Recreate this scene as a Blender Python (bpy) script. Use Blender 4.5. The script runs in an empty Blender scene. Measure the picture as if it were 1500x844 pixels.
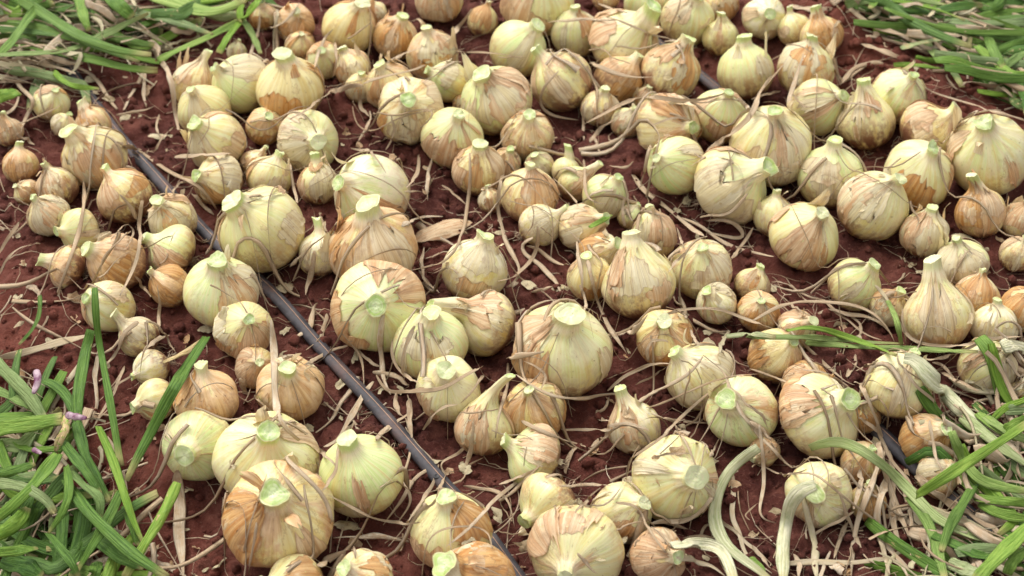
import bpy, math, random
import numpy as np
from mathutils import Vector, Matrix

random.seed(7)
rng = np.random.default_rng(11)
scene = bpy.context.scene
col = scene.collection

# ------------------------------------------------------------------ camera, sky, sun, exposure
PITCH = math.radians(40.0)
CAM_H = 1.50
F_PX = 2920.0                       # focal length in pixels of a 1500 px wide picture
cam_d = bpy.data.cameras.new('camera')
cam = bpy.data.objects.new('camera', cam_d)
col.objects.link(cam)
cam.location = (0, 0, CAM_H)
cam.rotation_euler = (math.radians(90) - PITCH, 0, 0)
cam_d.sensor_width = 36.0
cam_d.lens = 36.0 * F_PX / 1500.0
cam_d.clip_start = 0.05
cam_d.clip_end = 500.0
cam_d.dof.use_dof = True
cam_d.dof.focus_distance = 2.15
cam_d.dof.aperture_fstop = 7.1
scene.camera = cam

SUN_EL, SUN_AZ = math.radians(58), math.radians(-35)
world = bpy.data.worlds.new('World')
scene.world = world
world.use_nodes = True
wn = world.node_tree
wn.nodes.clear()
w_out = wn.nodes.new('ShaderNodeOutputWorld')
w_bg = wn.nodes.new('ShaderNodeBackground')
w_hs = wn.nodes.new('ShaderNodeHueSaturation')
w_sky = wn.nodes.new('ShaderNodeTexSky')
w_sky.sky_type = 'NISHITA'
w_sky.sun_disc = False
w_sky.sun_elevation = SUN_EL
w_sky.sun_rotation = SUN_AZ
w_sky.air_density = 1.0
w_sky.dust_density = 4.0
w_sky.ozone_density = 1.0
w_hs.inputs['Saturation'].default_value = 0.12      # overcast: the cloud layer greys the blue
w_bg.inputs['Strength'].default_value = 0.15
wn.links.new(w_sky.outputs[0], w_hs.inputs['Color'])
wn.links.new(w_hs.outputs[0], w_bg.inputs['Color'])
wn.links.new(w_bg.outputs[0], w_out.inputs['Surface'])

sun_d = bpy.data.lights.new('sun', 'SUN')
sun_d.energy = 0.8
sun_d.angle = math.radians(40)
sun_d.color = (1.0, 0.95, 0.87)
sun = bpy.data.objects.new('sun', sun_d)
col.objects.link(sun)
sd = Vector((math.sin(SUN_AZ) * math.cos(SUN_EL), math.cos(SUN_AZ) * math.cos(SUN_EL), math.sin(SUN_EL)))
sun.rotation_euler = sd.to_track_quat('Z', 'Y').to_euler()
sun.location = (0, 0, 4)

scene.view_settings.view_transform = 'Standard'
scene.view_settings.look = 'None'
scene.view_settings.gamma = 1.0
scene.view_settings.use_curve_mapping = False
scene.view_settings.exposure = 0.76
scene.render.engine = 'CYCLES'
scene.cycles.use_denoising = True
scene.cycles.max_bounces = 6

# ------------------------------------------------------------------ small maths
CP, SP = math.cos(PITCH), math.sin(PITCH)
RIGHT = np.array([1.0, 0, 0]); FWD = np.array([0, CP, -SP]); UP = np.array([0, SP, CP])
CAM = np.array([0, 0, CAM_H])
TX = {'1': 0, '2': 360, '3': 730, '4': 1100}
TY = {'A': 0, 'B': 210, 'C': 420, 'D': 619}

def tile(t, x, y):
    return TX[t[1]] + x / 3.75, TY[t[0]] + y / 3.75

def ray(px, py):
    d = RIGHT * (px - 750) / F_PX - UP * (py - 422) / F_PX + FWD
    return d / np.linalg.norm(d)

def hsh(ix, iy, iz):
    h = (ix * 374761393 + iy * 668265263 + iz * 1274126177) & 0x7fffffff
    h = ((h ^ (h >> 13)) * 1274126177) & 0x7fffffff
    return ((h ^ (h >> 16)) & 0xffff) / 65535.0

def noise3(x, y, z):
    x, y, z = np.broadcast_arrays(np.asarray(x, float), np.asarray(y, float), np.asarray(z, float))
    ix, iy, iz = np.floor(x).astype(np.int64), np.floor(y).astype(np.int64), np.floor(z).astype(np.int64)
    fx, fy, fz = x - ix, y - iy, z - iz
    fx, fy, fz = fx*fx*(3-2*fx), fy*fy*(3-2*fy), fz*fz*(3-2*fz)
    r = 0
    for a in (0, 1):
        for b in (0, 1):
            for c in (0, 1):
                r = r + hsh(ix+a, iy+b, iz+c) * (fx if a else 1-fx) * (fy if b else 1-fy) * (fz if c else 1-fz)
    return r * 2 - 1

def sstep(a, b, x):
    t = np.clip((x - a) / (b - a), 0, 1)
    return t * t * (3 - 2 * t)

# rows of the bed: s runs along the drip hose, t across it
ROW = np.array([-0.559, 0.829]); CROSS = np.array([0.829, 0.559])
def on_plane(px, py, z):
    d = ray(px, py)
    return CAM + d * (z - CAM_H) / d[2]
T_HOSE = float(on_plane(400, 430, 0)[:2] @ CROSS)
T_RIGHT = float(on_plane(1345, 140, 0)[:2] @ CROSS)

def terrain(x, y, fine=False):
    x = np.asarray(x, float); y = np.asarray(y, float)
    t = x * CROSS[0] + y * CROSS[1]
    tl = t - T_HOSE
    z = -0.13 * sstep(0.17, 0.55, -tl) - 0.045 * sstep(0.03, 0.30, t - T_RIGHT)
    z = z + 0.024 * np.exp(-((t - T_RIGHT) / 0.05) ** 2)
    z = z - 0.006 * np.exp(-(tl / 0.03) ** 2)
    far = np.exp(-np.maximum(0, np.hypot(x, y - 2.0) - 1.5) / 3)
    z = z + 0.010 * noise3(x * 7, y * 7, 0) * far
    if fine:
        n1 = noise3(x * 26, y * 26, 3); n2 = noise3(x * 60, y * 60, 5); n3 = noise3(x * 125, y * 125, 7)
        n4 = np.maximum(0, noise3(x * 85 + 3, y * 85, 9) - .15)
        z = z + (0.0065 * n1 + 0.0050 * np.abs(n2) + 0.0032 * n3 + 0.0085 * n4) * far
    return z

# ------------------------------------------------------------------ node helper
class G:
    def __init__(self, name):
        self.m = bpy.data.materials.new(name)
        self.m.use_nodes = True
        self.t = self.m.node_tree
        self.t.nodes.clear()
        self.out = self.t.nodes.new('ShaderNodeOutputMaterial')
    def put(self, sock, v):
        if v is None: return
        if isinstance(v, bpy.types.NodeSocket): self.t.links.new(v, sock)
        elif isinstance(v, (tuple, list)) and sock.type == 'RGBA' and len(v) == 3: sock.default_value = (*v, 1)
        else: sock.default_value = v
    def node(self, typ, **kw):
        n = self.t.nodes.new(typ)
        for k, v in kw.items(): setattr(n, k, v)
        return n
    def attr(self, name, out='Vector'):
        n = self.node('ShaderNodeAttribute', attribute_name=name)
        return n.outputs[out]
    def sep(self, v):
        n = self.node('ShaderNodeSeparateXYZ'); self.put(n.inputs[0], v)
        return n.outputs[0], n.outputs[1], n.outputs[2]
    def math(self, op, a, b=0.0, clamp=False):
        n = self.node('ShaderNodeMath', operation=op, use_clamp=clamp)
        self.put(n.inputs[0], a); self.put(n.inputs[1], b)
        return n.outputs[0]
    def vmath(self, op, a, b):
        n = self.node('ShaderNodeVectorMath', operation=op)
        self.put(n.inputs[0], a); self.put(n.inputs[1], b)
        return n.outputs[0]
    def noise(self, vec, scale=1.0, detail=3.0, rough=0.55):
        n = self.node('ShaderNodeTexNoise')
        self.put(n.inputs['Vector'], vec)
        n.inputs['Scale'].default_value = scale; n.inputs['Detail'].default_value = detail
        n.inputs['Roughness'].default_value = rough
        return n.outputs['Fac']
    def step(self, x, a, b, lo=0.0, hi=1.0):
        n = self.node('ShaderNodeMapRange', interpolation_type='SMOOTHSTEP')
        self.put(n.inputs['Value'], x); self.put(n.inputs['From Min'], a); self.put(n.inputs['From Max'], b)
        self.put(n.inputs['To Min'], lo); self.put(n.inputs['To Max'], hi)
        return n.outputs[0]
    def mix(self, f, a, b, mode='MIX'):
        n = self.node('ShaderNodeMix', data_type='RGBA', blend_type=mode)
        self.put(n.inputs[0], f); self.put(n.inputs[6], a); self.put(n.inputs[7], b)
        return n.outputs[2]
    def comb(self, a, b, c):
        n = self.node('ShaderNodeCombineXYZ')
        for i, v in enumerate((a, b, c)): self.put(n.inputs[i], v)
        return n.outputs[0]
    def bump(self, h, dist, strength=1.0):
        n = self.node('ShaderNodeBump')
        n.inputs['Distance'].default_value = dist; n.inputs['Strength'].default_value = strength
        self.put(n.inputs['Height'], h)
        return n.outputs[0]
    def bsdf(self, color, rough=0.5, normal=None, spec=0.5, trans=None, sss=None):
        p = self.node('ShaderNodeBsdfPrincipled')
        self.put(p.inputs['Base Color'], color); self.put(p.inputs['Roughness'], rough)
        p.inputs['Specular IOR Level'].default_value = spec
        if normal is not None: self.put(p.inputs['Normal'], normal)
        if sss:
            p.inputs['Subsurface Weight'].default_value = sss
            p.inputs['Subsurface Radius'].default_value = (1.0, 0.7, 0.3)
            p.inputs['Subsurface Scale'].default_value = 0.004
        s = p.outputs[0]
        if trans:
            tr = self.node('ShaderNodeBsdfTranslucent'); self.put(tr.inputs[0], color)
            mx = self.node('ShaderNodeMixShader'); mx.inputs[0].default_value = trans
            self.t.links.new(s, mx.inputs[1]); self.t.links.new(tr.outputs[0], mx.inputs[2])
            s = mx.outputs[0]
        self.t.links.new(s, self.out.inputs[0])
        return self.m

def mat_soil(name, extra=0.0):
    g = G(name)
    co = g.node('ShaderNodeTexCoord').outputs['Object']
    big = g.noise(co, 5, 4); mid = g.noise(co, 45, 5, 0.65); fin = g.noise(co, 260, 4, 0.7)
    gr = g.noise(co, 620, 3, 0.7)
    t_ = g.math('SUBTRACT', g.math('ADD', g.math('MULTIPLY', g.sep(co)[0], 0.829), g.math('MULTIPLY', g.sep(co)[1], 0.559)), T_HOSE)
    dry = g.math('MAXIMUM', g.step(g.math('ADD', t_, g.math('MULTIPLY', big, 0.12)), -0.10, -0.24), g.step(t_, T_RIGHT - T_HOSE - 0.10, T_RIGHT - T_HOSE))
    c = g.mix(g.step(big, 0.35, 0.68), (0.075, 0.020, 0.015), (0.145, 0.041, 0.028))
    c = g.mix(dry, c, g.mix(g.step(big, 0.35, 0.68), (0.150, 0.040, 0.026), (0.235, 0.072, 0.046)))
    c = g.mix(g.step(mid, 0.46, 0.70, 0, 0.85), c, (0.20, 0.070, 0.048))
    c = g.mix(g.step(fin, 0.56, 0.70, 0, 0.55), c, (0.28, 0.125, 0.09))
    c = g.mix(g.step(gr, 0.64, 0.72, 0, 0.6), c, (0.36, 0.22, 0.17))
    c = g.mix(g.step(fin, 0.28, 0.42, 0.6, 0), c, (0.028, 0.009, 0.008))
    h = g.math('ADD', g.math('MULTIPLY', mid, 0.5), g.math('ADD', g.math('MULTIPLY', fin, 0.5), g.math('MULTIPLY', gr, 0.25)))
    return g.bsdf(c, 0.9, g.bump(h, 0.008, 1.0), 0.22)

def mat_onion():
    g = G('onion_skin')
    pv = g.attr('pv'); x, y, s = g.sep(pv)
    green, tan, dirt = g.sep(g.attr('par')); pale, seed, ngreen = g.sep(g.attr('par2'))
    so = g.comb(g.math('MULTIPLY', seed, 37.0), g.math('MULTIPLY', seed, 19.0), g.math('MULTIPLY', seed, 53.0))
    def nz(sc, d=3, r=0.55): return g.noise(g.vmath('ADD', g.vmath('MULTIPLY', pv, sc), so), 1.0, d, r)
    stre = nz((7, 7, 0.9), 4, 0.6); vein = nz((22, 22, 0.7), 2, 0.5); vein2 = nz((46, 46, 1.0), 2)
    blot = nz((1.1, 1.1, 2.4), 6, 0.62); blot2 = nz((2.6, 2.6, 5.0), 6, 0.68); spk = nz((9, 9, 22), 3, 0.6)
    cream = g.mix(g.step(stre, 0.35, 0.68), (0.72, 0.54, 0.19), (0.85, 0.735, 0.375))
    gm = g.math('MULTIPLY', green, g.step(s, 0.10, 0.72), True)
    gm = g.math('MULTIPLY', gm, g.step(stre, 0.30, 0.62, 0.35, 1.25), True)
    c = g.mix(gm, cream, g.mix(g.step(vein, 0.4, 0.6), (0.58, 0.68, 0.25), (0.72, 0.77, 0.38)))
    pm = g.math('MULTIPLY', pale, g.step(blot2, 0.38, 0.60), True)
    c = g.mix(pm, c, (0.87, 0.80, 0.58))
    # thin dry outer skin, torn in patches
    thr = g.math('SUBTRACT', 0.74, g.math('MULTIPLY', tan, 0.42))
    tm = g.step(blot, thr, g.math('ADD', thr, 0.09))
    tc = g.mix(g.step(stre, 0.36, 0.66), (0.50, 0.225, 0.075), (0.76, 0.50, 0.25))
    tc = g.mix(g.step(blot2, 0.4, 0.62), tc, (0.72, 0.48, 0.28))
    c = g.mix(g.math('MULTIPLY', tm, 0.85), c, tc)
    edge = g.math('SUBTRACT', g.step(blot, g.math('SUBTRACT', thr, 0.012), thr), g.step(blot, thr, g.math('ADD', thr, 0.014)))
    c = g.mix(g.math('MULTIPLY', edge, 0.45, True), c, (0.33, 0.16, 0.08))
    # veins from root to neck
    c = g.mix(g.step(vein, 0.53, 0.66, 0, 0.22), c, (0.52, 0.36, 0.13))
    ora = g.math('MULTIPLY', g.step(blot2, 0.50, 0.70), g.step(s, 0.72, 0.25))
    c = g.mix(g.math('MULTIPLY', ora, 0.65), c, (0.70, 0.38, 0.09))
    c = g.mix(g.step(vein2, 0.56, 0.70, 0, 0.25), c, (0.85, 0.77, 0.46))
    # neck
    nk = g.step(s, 0.76, 0.90)
    nc = g.mix(g.step(vein, 0.40, 0.62), (0.74, 0.58, 0.36), (0.83, 0.73, 0.50))
    nc = g.mix(g.math('MULTIPLY', ngreen, g.step(s, 0.86, 0.96), True), nc, (0.50, 0.64, 0.20))
    c = g.mix(g.math('MULTIPLY', nk, 0.85), c, nc)
    # red dust, soil and stains
    dust = g.math('MULTIPLY', g.step(blot, 0.44, 0.62), g.step(spk, 0.38, 0.62), True)
    c = g.mix(g.math('MULTIPLY', dust, g.math('ADD', 0.10, g.math('MULTIPLY', dirt, 0.30))), c, (0.40, 0.20, 0.12))
    dm = g.math('MULTIPLY', g.math('MULTIPLY', dirt, 1.3), g.step(blot2, 0.44, 0.60), True)
    c = g.mix(g.math('MULTIPLY', dm, g.step(s, 0.62, 0.15), True), c, (0.25, 0.115, 0.062))
    base = g.math('MULTIPLY', g.step(g.math('SUBTRACT', s, g.math('MULTIPLY', dirt, 0.16)), 0.17, 0.02), g.step(blot2, 0.34, 0.52), True)
    c = g.mix(base, c, (0.20, 0.085, 0.045))
    c = g.mix(g.math('MULTIPLY', g.step(spk, 0.66, 0.72), g.math('ADD', 0.15, g.math('MULTIPLY', dirt, 0.6))), c, (0.17, 0.085, 0.04))
    h = g.math('ADD', g.math('MULTIPLY', vein, 0.22), g.math('ADD', g.math('MULTIPLY', blot2, 0.25), g.math('MULTIPLY', tm, 0.22)))
    rough = g.step(tm, 0, 1, 0.31, 0.46)
    return g.bsdf(c, rough, g.bump(h, 0.0022, 0.8), 0.42, None, 0.12)

def mat_paper():
    g = G('dry_onion_skin')
    pv = g.attr('pv'); kind, edge, seed = g.sep(g.attr('par'))
    so = g.comb(g.math('MULTIPLY', seed, 31.0), g.math('MULTIPLY', seed, 57.0), g.math('MULTIPLY', seed, 13.0))
    def nz(sc, d=3, r=0.55): return g.noise(g.vmath('ADD', g.vmath('MULTIPLY', pv, sc), so), 1.0, d, r)
    stre = nz((9, 9, 1.2), 4, 0.6); vein = nz((30, 30, 1.2), 2); blot = nz((2.0, 2.0, 4.0), 6, 0.66)
    pink = g.mix(g.step(stre, 0.35, 0.65), (0.66, 0.38, 0.19), (0.85, 0.65, 0.40))
    tan = g.mix(g.step(stre, 0.35, 0.65), (0.60, 0.27, 0.07), (0.80, 0.50, 0.20))
    cream = g.mix(g.step(stre, 0.35, 0.65), (0.78, 0.65, 0.36), (0.86, 0.77, 0.53))
    c = g.mix(g.step(kind, 0.30, 0.55), cream, pink)
    c = g.mix(g.step(kind, 0.62, 0.85), c, tan)
    c = g.mix(g.step(blot, 0.52, 0.68, 0, 0.55), c, (0.43, 0.24, 0.13))
    c = g.mix(g.step(blot, 0.46, 0.30, 0, 0.6), c, (0.85, 0.74, 0.50))
    c = g.mix(g.step(vein, 0.54, 0.66, 0, 0.4), c, (0.36, 0.20, 0.11))
    c = g.mix(g.step(edge, 0.90, 1.0, 0, 0.45), c, (0.36, 0.20, 0.12))
    h = g.math('ADD', g.math('MULTIPLY', vein, 0.5), blot)
    return g.bsdf(c, 0.50, g.bump(h, 0.0022, 0.9), 0.4, 0.18)

def mat_cut():
    g = G('cut_neck_green')
    pv = g.attr('pv'); r, a, seed = g.sep(pv)
    n = g.noise(g.vmath('MULTIPLY', pv, (6.0, 3.0, 40.0)), 1.0, 3)
    c = g.mix(g.step(r, 0.15, 0.85), (0.64, 0.72, 0.38), (0.44, 0.58, 0.15))
    c = g.mix(g.step(n, 0.45, 0.65, 0, 0.6), c, (0.72, 0.76, 0.47))
    c = g.mix(g.step(r, 0.80, 0.98, 0, 0.9), c, (0.70, 0.66, 0.36))
    c = g.mix(g.step(g.noise(g.comb(g.math('MULTIPLY', seed, 91.0), 0.0, 0.0), 1.0, 0), 0.42, 0.66, 0, 0.85), c, g.mix(g.step(n, 0.4, 0.6), (0.80, 0.73, 0.47), (0.74, 0.76, 0.42)))
    c = g.mix(g.step(n, 0.62, 0.70, 0, 0.5), c, (0.40, 0.28, 0.13))
    return g.bsdf(c, 0.42, g.bump(n, 0.001, 0.6), 0.5, None, 0.15)

def mat_leaf():
    g = G('green_onion_leaf')
    pv = g.attr('pv'); a, t, seed = g.sep(pv); lime, pale, dry = g.sep(g.attr('par'))
    so = g.comb(g.math('MULTIPLY', seed, 31.0), g.math('MULTIPLY', seed, 7.0), 0.0)
    v = g.vmath('ADD', g.comb(g.math('MULTIPLY', a, 7.0), g.math('MULTIPLY', t, 9.0), 0.0), so)
    stre = g.noise(g.vmath('MULTIPLY', v, (3.0, 0.35, 1)), 1.0, 3); bl = g.noise(g.vmath('MULTIPLY', v, (0.8, 1.0, 1)), 1.0, 5, 0.65)
    c = g.mix(g.step(stre, 0.35, 0.66), (0.034, 0.088, 0.012), (0.090, 0.185, 0.032))
    cl = g.mix(g.step(stre, 0.35, 0.66), (0.15, 0.29, 0.022), (0.29, 0.42, 0.055))
    c = g.mix(lime, c, cl)
    cp = g.mix(g.step(stre, 0.35, 0.66), (0.60, 0.57, 0.33), (0.80, 0.75, 0.54))
    c = g.mix(g.math('MULTIPLY', g.math('POWER', pale, 1.7), g.step(bl, 0.25, 0.60, 0.8, 1.4), True), c, cp)
    cd = g.mix(g.step(stre, 0.35, 0.66), (0.45, 0.30, 0.13), (0.62, 0.49, 0.26))
    thr = g.math('SUBTRACT', 0.80, g.math('MULTIPLY', dry, 0.5))
    c = g.mix(g.step(bl, thr, g.math('ADD', thr, 0.10)), c, cd)
    sc = g.noise(g.vmath('MULTIPLY', v, (2.5, 5.0, 1)), 1.0, 4, 0.7)
    c = g.mix(g.step(sc, 0.60, 0.74, 0, 0.35), c, (0.44, 0.44, 0.24))
    c = g.mix(g.step(t, 0.86, 1.0, 0, 0.7), c, (0.50, 0.40, 0.17))
    c = g.mix(g.step(bl, 0.40, 0.30, 0, 0.2), c, (0.20, 0.28, 0.11))
    return g.bsdf(c, g.step(bl, 0.3, 0.7, 0.45, 0.72), g.bump(g.math('ADD', stre, bl), 0.0024, 0.9), 0.22)

def mat_straw():
    g = G('dry_leaf_straw')
    pv = g.attr('pv'); a, t, seed = g.sep(pv); brown, pale, gr = g.sep(g.attr('par'))
    so = g.comb(g.math('MULTIPLY', seed, 41.0), g.math('MULTIPLY', seed, 11.0), 0.0)
    v = g.vmath('ADD', g.comb(g.math('MULTIPLY', a, 7.0), g.math('MULTIPLY', t, 12.0), 0.0), so)
    stre = g.noise(g.vmath('MULTIPLY', v, (3.0, 0.3, 1)), 1.0, 3); bl = g.noise(g.vmath('MULTIPLY', v, (0.6, 1.0, 1)), 1.0, 5, 0.65)
    c = g.mix(g.step(stre, 0.35, 0.66), (0.41, 0.28, 0.155), (0.68, 0.53, 0.34))
    c = g.mix(g.step(bl, 0.40, 0.65), c, (0.60, 0.43, 0.265))
    c = g.mix(g.math('MULTIPLY', pale, g.step(bl, 0.65, 0.35), True), c, (0.74, 0.64, 0.49))
    c = g.mix(g.math('MULTIPLY', brown, 0.6), c, (0.25, 0.145, 0.08))
    c = g.mix(g.math('MULTIPLY', gr, g.step(bl, 0.3, 0.6), True), c, (0.55, 0.58, 0.33))
    c = g.mix(g.step(bl, 0.62, 0.72, 0, 0.5), c, (0.20, 0.11, 0.07))
    return g.bsdf(c, 0.68, g.bump(stre, 0.0012, 0.8), 0.3, 0.15)

def mat_flat(name, c1, c2, sc, rough, spec=0.4):
    g = G(name)
    co = g.node('ShaderNodeTexCoord').outputs['Object']
    n = g.noise(co, sc, 4, 0.6)
    return g.bsdf(g.mix(g.step(n, 0.35, 0.68), c1, c2), rough, g.bump(n, 0.0006, 0.5), spec)

def mat_hose():
    g = G('black_drip_hose')
    co = g.node('ShaderNodeTexCoord').outputs['Object']
    n = g.noise(co, 30, 5, 0.65); n2 = g.noise(co, 220, 3, 0.6)
    c = g.mix(g.step(n, 0.40, 0.70), (0.045, 0.042, 0.048), (0.115, 0.102, 0.108))
    c = g.mix(g.step(n2, 0.62, 0.72, 0, 0.5), c, (0.17, 0.085, 0.06))
    n3 = g.noise(co, 14, 6, 0.7)
    c = g.mix(g.step(n3, 0.50, 0.66, 0, 0.6), c, (0.16, 0.085, 0.065))
    return g.bsdf(c, g.step(n, 0.3, 0.7, 0.55, 0.78), g.bump(n2, 0.0006, 0.5), 0.4)

M = dict(soil=mat_soil('red_soil'), onion=mat_onion(), paper=mat_paper(), cut=mat_cut(), leaf=mat_leaf(), straw=mat_straw(),
         root=mat_flat('onion_roots', (0.30, 0.19, 0.12), (0.52, 0.40, 0.27), 300, 0.8),
         hose=mat_hose(), stripe=mat_flat('hose_stripe', (0.36, 0.20, 0.12), (0.50, 0.31, 0.20), 60, 0.6),
         emitter=mat_flat('emitter_plastic', (0.02, 0.02, 0.022), (0.05, 0.05, 0.055), 200, 0.4),
         purple=mat_flat('purple_stalk', (0.13, 0.025, 0.075), (0.46, 0.33, 0.36), 90, 0.45))

# ------------------------------------------------------------------ mesh helpers
def mesh_np(name, V, F, attrs=None, smooth=True):
    """V (n,3); F (m,4) quads or (m,3) triangles"""
    V = np.asarray(V, np.float32); F = np.asarray(F, np.int32)
    me = bpy.data.meshes.new(name)
    k = F.shape[1]
    me.vertices.add(len(V)); me.vertices.foreach_set('co', V.ravel())
    me.loops.add(F.size); me.loops.foreach_set('vertex_index', F.ravel())
    me.polygons.add(len(F))
    me.polygons.foreach_set('loop_start', np.arange(0, F.size, k, dtype=np.int32))
    me.polygons.foreach_set('use_smooth', np.full(len(F), smooth))
    for an, arr in (attrs or {}).items():
        a = me.attributes.new(an, 'FLOAT_VECTOR', 'POINT')
        a.data.foreach_set('vector', np.ascontiguousarray(arr, np.float32).ravel())
    me.update(calc_edges=True)
    me.validate()
    return me

def obj(name, me, mat, parent=None):
    o = bpy.data.objects.new(name, me)
    if mat and not me.materials: me.materials.append(mat)
    col.objects.link(o)
    if parent: o.parent = parent
    return o

def tag(o, label=None, cat=None, group=None, kind=None):
    for k, v in (('label', label), ('category', cat), ('group', group), ('kind', kind)):
        if v: o[k] = v
    return o

def grid_faces(rows, n, closed=True):
    i = np.arange(rows - 1)[:, None]; j = np.arange(n if closed else n - 1)[None, :]
    a = i * n + j; b = i * n + (j + 1) % n
    return np.stack([a, b, b + n, a + n], -1).reshape(-1, 4)

def catmull(P, n):
    P = np.asarray(P, float)
    if len(P) == 2: P = np.array([P[0], (P[0] + P[1]) / 2, P[1]])
    Q = np.vstack([2 * P[0] - P[1], P, 2 * P[-1] - P[-2]])
    out = []
    for i in range(1, len(Q) - 2):
        t = np.linspace(0, 1, 16, endpoint=False)[:, None]
        a, b, c, d = Q[i-1], Q[i], Q[i+1], Q[i+2]
        out.append(0.5 * (2*b + (c-a)*t + (2*a-5*b+4*c-d)*t**2 + (3*b-a-3*c+d)*t**3))
    out = np.vstack(out + [Q[-2][None]])
    L = np.r_[0, np.cumsum(np.linalg.norm(np.diff(out, axis=0), axis=1))]
    u = np.linspace(0, L[-1], n)
    return np.stack([np.interp(u, L, out[:, k]) for k in range(out.shape[1])], 1)

# ------------------------------------------------------------------ ground
def axis_steps(a, b, d, far):
    mid = np.arange(a, b + d / 2, d)
    k = np.geomspace(d, far, 34)
    return np.r_[(a - np.cumsum(k))[::-1], mid, b + np.cumsum(k)]
gx = axis_steps(-0.92, 0.92, 0.0046, 30.0); gy = axis_steps(1.16, 2.78, 0.0046, 30.0)
XX, YY = np.meshgrid(gx, gy)
ZZ = terrain(XX, YY, True)
ground = obj('ground', mesh_np('ground', np.stack([XX, YY, ZZ], -1).reshape(-1, 3), grid_faces(len(gy), len(gx), False)), M['soil'])
tag(ground, 'crumbly red soil of the onion bed', None, None, 'structure')

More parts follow.
